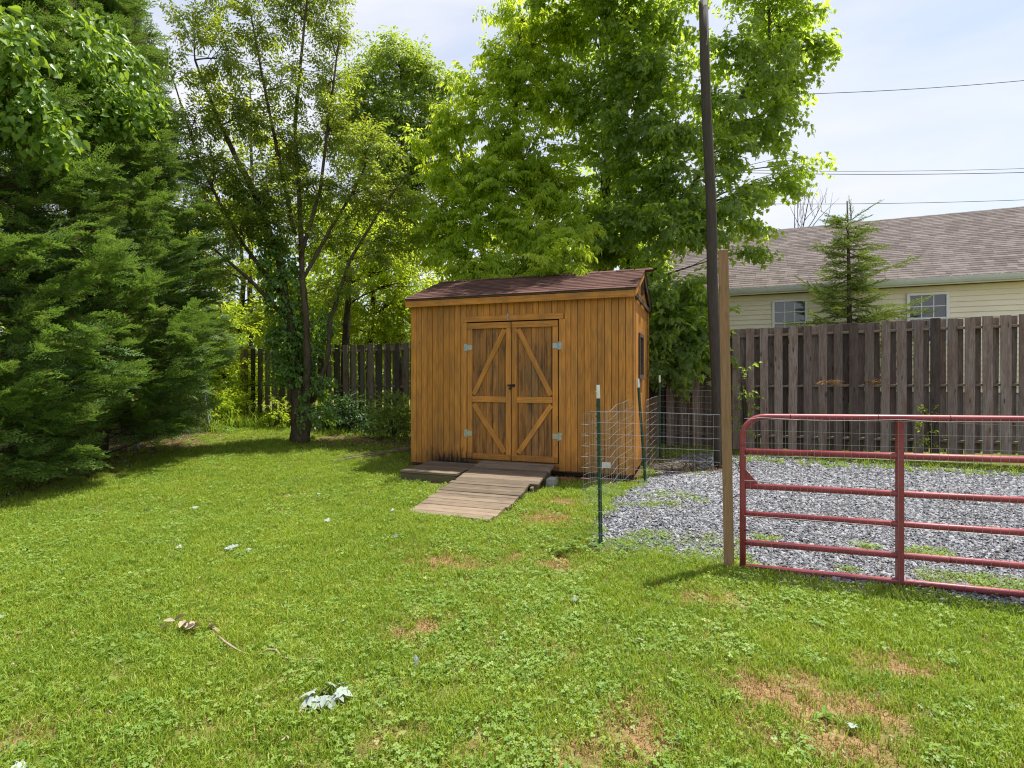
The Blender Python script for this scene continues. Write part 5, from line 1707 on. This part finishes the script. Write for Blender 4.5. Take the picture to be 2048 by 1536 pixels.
scatter('crown', pts, rots, scl, C_SPRUCE, spr)

# shrubs and undergrowth
def shrub(name, label, base, rad, h, coll, seed, n=240, s=1.0, cat='shrub', up=.4):
    r = random.Random(seed); base = Vector(base)
    root = empty(name, base, 0, label, cat)
    b = Buf(); pts, rots, scl = [], [], []
    for k in range(9):
        az = k * .7 + r.uniform(0, .4); e_ = Vector((math.cos(az) * rad * .6, math.sin(az) * rad * .6, h * r.uniform(.6, .95)))
        b.tube(bez(Vector((0, 0, -.03)), Vector((e_.x * .3, e_.y * .3, e_.z * .6)), e_, 5), [.012, .010, .008, .006, .004], 4)
    b.build('stems', M_BARK_D, root)
    for k in range(n):
        d = Vector((r.gauss(0, 1), r.gauss(0, 1), r.gauss(0, 1))).normalized() * r.random() ** .45
        p = Vector((d.x * rad, d.y * rad, h * .52 + d.z * h * .48))
        dd = (Vector((d.x, d.y, d.z * .4 + up - .2)) + Vector((r.gauss(0, .4), r.gauss(0, .4), r.gauss(0, .3)))).normalized()
        pts.append(p); rots.append(dir_rot(dd, r.gauss(0, .4))); scl.append(s * r.uniform(.7, 1.2))
    scatter('leaves', pts, rots, scl, coll, root)
    return root
shrub('shrub', 'dark broad leaved shrub against the fence right of the ivy trunk', gp(700, 850, 12.6), .42, .8, C_SHRUB, 61, 120)
shrub('conifer_seedling', 'pale needled bushy conifer seedling beside the left wall of the shed', gp(788, 850, 11.6), .36, .95, C_SPRUCE, 62, 170, 1.3)
shrub('shrub', 'low dark shrub at the foot of the fence just left of the shed', gp(765, 880, 12.2), .4, .35, C_SHRUB, 63, 70)
shrub('shrub', 'bright green weedy shrub between the chain link post and the fence end', gp(446, 850, 13.4), .5, 1.0, C_LIME, 64, 330, .8)
shrub('shrub', 'tall lime green shrub behind the bright weedy one', gp(470, 830, 14.6), .8, 1.9, C_LIME, 65, 420)
shrub('shrub', 'green shrub growing on the chain link fence near the cypress', gp(405, 850, 12.9), .5, .9, C_LIME, 66, 200, .8)
shrub('shrub', 'leafy shrub pressed between the fence boards and the cherry trunk', gp(565, 850, 13.2), .35, .7, C_LIME, 67, 60, .8)
shrub('shrub', 'green bush at the fence foot, directly behind the cherry trunk', gp(655, 850, 12.8), .35, .65, C_SHRUB, 68, 80)
shrub('sapling', 'thin yellow green sapling growing behind the red gate against the fence', at(1862, 905, 9.1) + Vector((0, 0, .02)), .16, .75, C_LIME, 69, 20, .55, 'sapling')
shrub('sapling', 'thin leafy shoots growing beside the pine post', gp(1490, 905, 10.0), .12, 1.8, C_MAPLE, 70, 14, .55, 'sapling')
# dead fern-like twigs poking through the fence
for (u, v, lab) in ((1655, 765, 'dead brown conifer twig poking through the fence boards, left one'), (1750, 765, 'dead brown conifer twig poking through the fence boards, right one')):
    c = at(u, v, 9.62)
    b = Buf()
    for k in range(16):
        a = r.uniform(-.6, .6) + (math.pi if k % 2 else 0); ln = r.uniform(.1, .3)
        e_ = Vector((math.cos(a) * ln, -.05 - r.random() * .1, math.sin(a) * ln * .6))
        b.tube(bez(Vector((0, .1, 0)), e_ * .5 + Vector((0, 0, .03)), e_, 4), .0035, 3)
        for q in range(7):
            f = r.uniform(.3, 1); p = e_ * f
            b.tube([p, p + Vector((r.gauss(0, .03), r.gauss(0, .01), r.gauss(0, .03)))], .0022, 3)
    tag(b.build('dead_twig', plain('dead_needles_%d' % u, (.30, .16, .06), .9), None, loc=c), lab, 'twig')

# rank plants inside left corner, beyond chain link
pts = []
for k in range(700):
    x = random.uniform(-9.2, -6.0); y = random.uniform(12.2, 15.5)
    if x > -6.6 and y < 13: continue
    pts.append((x, y, float(g(x, y))))
pts = np.array(pts)
scatter('rank_grass', pts[:500], zr(500), rng.uniform(1.5, 4.0, 500), C_LONG)
scatter('rank_weeds', pts[500:], zr(len(pts) - 500), rng.uniform(1.5, 3.5, len(pts) - 500), C_WEED)

# ================================================================== SMALL THINGS
def gpt(u, v, hh=.0):
    d = (CAM_H + .04) * FPX / (v - HV); x = (u - CU) / FPX * d
    return Vector((x, d, float(g(x, d)) + hh))
def pleaf(p, size, seed, label, mat=ML_PALE, name='fallen_leaf', grp='pale fallen leaves on the lawn', n=1, shape=MAPLE, up=.0):
    r = random.Random(seed)
    b = Buf()
    for i in range(n):
        put_leaf(b, shape, size * r.uniform(.8, 1.1), (r.uniform(-.5, .2) * size * (n > 1), r.uniform(-.6, .6) * size * (n > 1), r.uniform(0, .012)), r.uniform(0, 6.28), r.uniform(-.35, .1) - up, r.uniform(-.5, .5), r.uniform(-.3, .4), r.uniform(-.2, .5), r.random())
    o = b.build(name, mat, None, loc=p)
    return tag(o, label, 'leaf', grp)
LV = [(297, 1032, .085, 'leftmost of three pale fallen leaves in a row on the far lawn'),
      (395, 1028, .075, 'pale fallen leaf in the middle of three in a row on the far lawn'),
      (497, 1025, .085, 'pale fallen leaf nearest the ramp of three in a row on the far lawn'),
      (651, 1058, .07, 'small pale leaf alone on the lawn left of the ramp foot'),
      (360, 1104, .08, 'pale leaf just left of the grey curled leaf group'),
      (495, 1109, .075, 'white leaf just right of the grey curled leaf group'),
      (502, 1192, .05, 'small pale leaf on open lawn above the dead twig'),
      (795, 1085, .065, 'greyish leaf on the lawn below the ramp corner'),
      (784, 1038, .07, 'pale leaf touching the left corner of the ramp foot'),
      (690, 1250, .045, 'small pale upright leaf between the dead twig and thin patch'),
      (8, 1240, .06, 'pale leaf at the left edge of the lawn'),
      (1155, 1210, .05, 'pale leaf on the lawn below the corner metal post'),
      (1275, 1287, .045, 'small pale leaf in the dark clover patch'),
      (1590, 1180, .045, 'small white leaf in the grass below the gate'),
      (1733, 1200, .045, 'small white leaf in the grass below the middle of the gate'),
      (68, 1057, .07, 'pale leaf near the shaded left lawn'),
      (1705, 1452, .05, 'grey leaf lying on the nearest bare patch'),
      (640, 1000, .07, 'pale leaf in the far lawn beside the tree shade'),
      (470, 985, .08, 'pale leaf lying in the tree shade')]
for i, (u, v, s_, lab) in enumerate(LV):
    pleaf(gpt(u, v, .035), s_, 100 + i, lab)
pleaf(gpt(457, 1104, .03), .075, 140, 'group of grey green curled leaves on the lawn beside a white leaf', n=5, name='leaf_group')
pleaf(gpt(60, 1533, .01), .07, 141, 'large pale leaf at the very front left of the lawn', n=2)
pleaf(gpt(835, 1338, .02), .055, 142, 'pale blue grey folded leaf standing upright in the grass', n=2, shape=OVAL, up=1.0)
# silvery maple sprig in front
ms = empty('maple_sprig', gpt(655, 1402, .014), 0, 'silvery white upturned maple sprig lying on the front lawn', 'sprig')
b = Buf(); b.tube([(-.05, .05, .03), (0, 0, .035), (.03, -.04, .02)], .002, 5); b.build('stem', M_BARK, ms)
for i, (x, y, yw, s_) in enumerate(((-.075, -.02, 3.5, .075), (-.07, -.06, 3.9, .08), (-.04, .05, 2.3, .07), (.0, .07, 1.4, .07), (.045, .06, .7, .06), (.06, .01, -.2, .085), (.03, -.035, -1.2, .075), (-.02, -.06, -2.0, .08), (.07, -.02, -.5, .06), (-.085, .015, 2.9, .065), (.0, -.055, -1.5, .06))):
    b = Buf(); put_leaf(b, MAPLE, s_, (x * .7, y * .7, .03 + random.uniform(0, .025)), yw, random.uniform(-.2, .35), random.uniform(-.5, .5), -.2, .45, random.random()); b.build('leaf', ML_PALE, ms)
# dead leaf cluster and its twig
dc = empty('dead_sprig', gpt(382, 1262, .03), 0, 'cluster of curled tan dead leaves on the left lawn', 'sprig')
for i in range(13):
    b = Buf(); t = i / 12
    put_leaf(b, OVAL, random.uniform(.05, .085), (-.15 + .30 * t + random.uniform(-.02, .02), random.uniform(-.035, .035), .01 + random.uniform(0, .03)), random.uniform(0, 6.28), random.uniform(-.6, .3), random.uniform(-1, 1), random.uniform(.3, .9), random.uniform(-.4, .9), random.random())
    b.build('leaf', ML_TAN, dc)
tp = gpt(500, 1300, .025)
b = Buf()
q = [gpt(437, 1278, .03), gpt(450, 1292, .035), gpt(470, 1304, .03), gpt(492, 1312, .02)]
b.tube([p - tp for p in q], [.005, .006, .005, .004], 6)
q = [gpt(515, 1314, .02), gpt(535, 1310, .04), gpt(552, 1311, .04), gpt(565, 1323, .03), gpt(590, 1328, .03), gpt(650, 1322, .02)]
b.tube([p - tp for p in q], [.004, .005, .0045, .004, .003, .002], 6)
tag(b.build('dead_branch', plain('dead_bark', (.30, .24, .17), .9), None, True, loc=tp), 'crooked dead branch lying in the grass beside the tan leaves', 'branch')

# debris
b = Buf(); b.box((0, 0, .03), (.34, .16, .03), rot=Euler((.2, .25, .4)).to_matrix()); b.tube([(-.1, 0, .02), (0, .05, .09), (.14, 0, .1)], .02, 6); b.tube([(.05, -.06, .02), (.2, -.04, .05)], .03, 8)
tag(b.build('red_scoop', M_REDP, None, loc=gp(492, 850, 13.6)), 'crumpled red plastic scrap at the left foot of the fence', 'scrap')
bl_ = Buf(); c = at(1558, 806, 10.62)
bl_.add([(-.05, 0, .22), (.0, .01, .22), (.07, 0, -.22), (-.03, .01, -.22), (-.05, .02, .22), (.0, .03, .22), (.07, .02, -.22), (-.03, .03, -.22)], [(0,3,2,1),(4,5,6,7),(0,1,5,4),(1,2,6,5),(2,3,7,6),(3,0,4,7)])
tag(bl_.build('blue_board', M_BLUE, None, loc=c), 'bright blue plastic strip showing between fence boards', 'plastic strip')
# brush pile by the shed's rear corner
bp = empty('brush_pile', gp(1345, 900, 8.6), 0, 'low pile of brown sticks and logs beside the right shed wall', 'brush pile')
bp.location = (2.62, 8.65, float(g(2.62, 8.65)))
for k in range(3):
    b = Buf(); a = r.uniform(-.4, .3); b.tube([(-.35, -.1 + k * .12, .04), (.3, -.05 + k * .13, .05 + .03 * k)], [.045, .04], 8); b.build('log', M_BARK_G, bp, True)
for k in range(40):
    b = Buf() if k % 10 == 0 else b
    x, y = r.gauss(.1, .3), r.gauss(0, .22); a = r.uniform(0, 6.28); ln = r.uniform(.2, .5)
    b.tube([(x, y, r.uniform(.02, .1)), (x + math.cos(a) * ln * .5, y + math.sin(a) * ln * .4, r.uniform(.05, .2)), (x + math.cos(a) * ln, y + math.sin(a) * ln * .7, r.uniform(.03, .22))], [.008, .006, .003], 4)
    if k % 10 == 9: b.build('sticks', M_BARK, bp)['kind'] = 'stuff'
scatter('needles', [(r.gauss(.1, .28), r.gauss(0, .2), r.uniform(0, .08)) for _ in range(70)], [(0, 0, r.uniform(0, 6)) for _ in range(70)], [r.uniform(1, 1.8) for _ in range(70)], C_DRY, bp)
# weed clumps at the corner post
w = scatter('post_weeds', [(.80 + r.gauss(0, .12), 4.95 + r.gauss(0, .07), 0) for _ in range(12)], [(0, 0, r.uniform(0, 6)) for _ in range(12)], [r.uniform(.5, .9) for _ in range(12)], C_WEED)
w = scatter('weed_clump', [(.36 + i_ * .09, 4.75 + r.gauss(0, .07), .01) for i_ in range(4)], [(0, 0, r.uniform(0, 6)) for _ in range(4)], [r.uniform(.7, 1.0) for _ in range(4)], C_WEED)
# leaf litter pieces on bare soil
pts = []
while len(pts) < 1400:
    x = random.uniform(-9, 4); y = random.uniform(6.5, 13)
    a, bb = to_shed((x, y))
    if (x < -6.0 - .1 * (y - 8)) or (bb > .6 and -3 < a < 5 and bb < 2.2 and not (-.1 < a < 3.8 and bb < 2.5)) or (-1 < a < -.05 and -.4 < bb < .6):
        pts.append((x, y, float(g(x, y)) + .015))
C_LIT = collection('litter_leaves', [(lambda b: (put_leaf(b, OVAL, .07, (0, 0, 0), 0, -.1, .2, .4, .3, .3), put_leaf(b, OVAL, .06, (.05, .03, .0), 2, .0, -.3, .5, .4, .8), b.mesh('litter'))[2])(Buf()) for _ in range(2)], ML_TAN)
scatter('fallen_leaves', pts, [(random.gauss(0, .3), random.gauss(0, .3), random.uniform(0, 6.28)) for _ in pts], [random.uniform(.4, 1.0) for _ in pts], C_LIT)

pts = []
while len(pts) < 260:
    x, y = random.uniform(.8, 9), random.uniform(2.6, 10)
    if bool(inpoly(x, y, GRAVEL)): pts.append((x, y, float(g(x, y)) + .025))
scatter('gravel_litter', pts, [(random.gauss(0, .3), random.gauss(0, .3), random.uniform(0, 6.28)) for _ in pts], [random.uniform(.3, .7) for _ in pts], C_LIT)
pts = []
while len(pts) < 420:
    y = random.uniform(1.5, 9); x = random.uniform(-1, 1) * y
    if not bool(blocked(np.array([x]), np.array([y]))[0]): pts.append((x, y, float(g(x, y)) + .03))
scatter('lawn_litter', pts, [(random.gauss(0, .5), random.gauss(0, .5), random.uniform(0, 6.28)) for _ in pts], [random.uniform(.15, .4) for _ in pts], C_LIT)
for o in scn.objects:
    if o.get('kind') == 'stuff' and o.parent is None and not o.get('label'):
        o['label'] = o.name.split('.')[0].replace('_', ' ') + ' scattered over the ground'
print('instances', N_INST[0], 'objects', len(scn.objects))
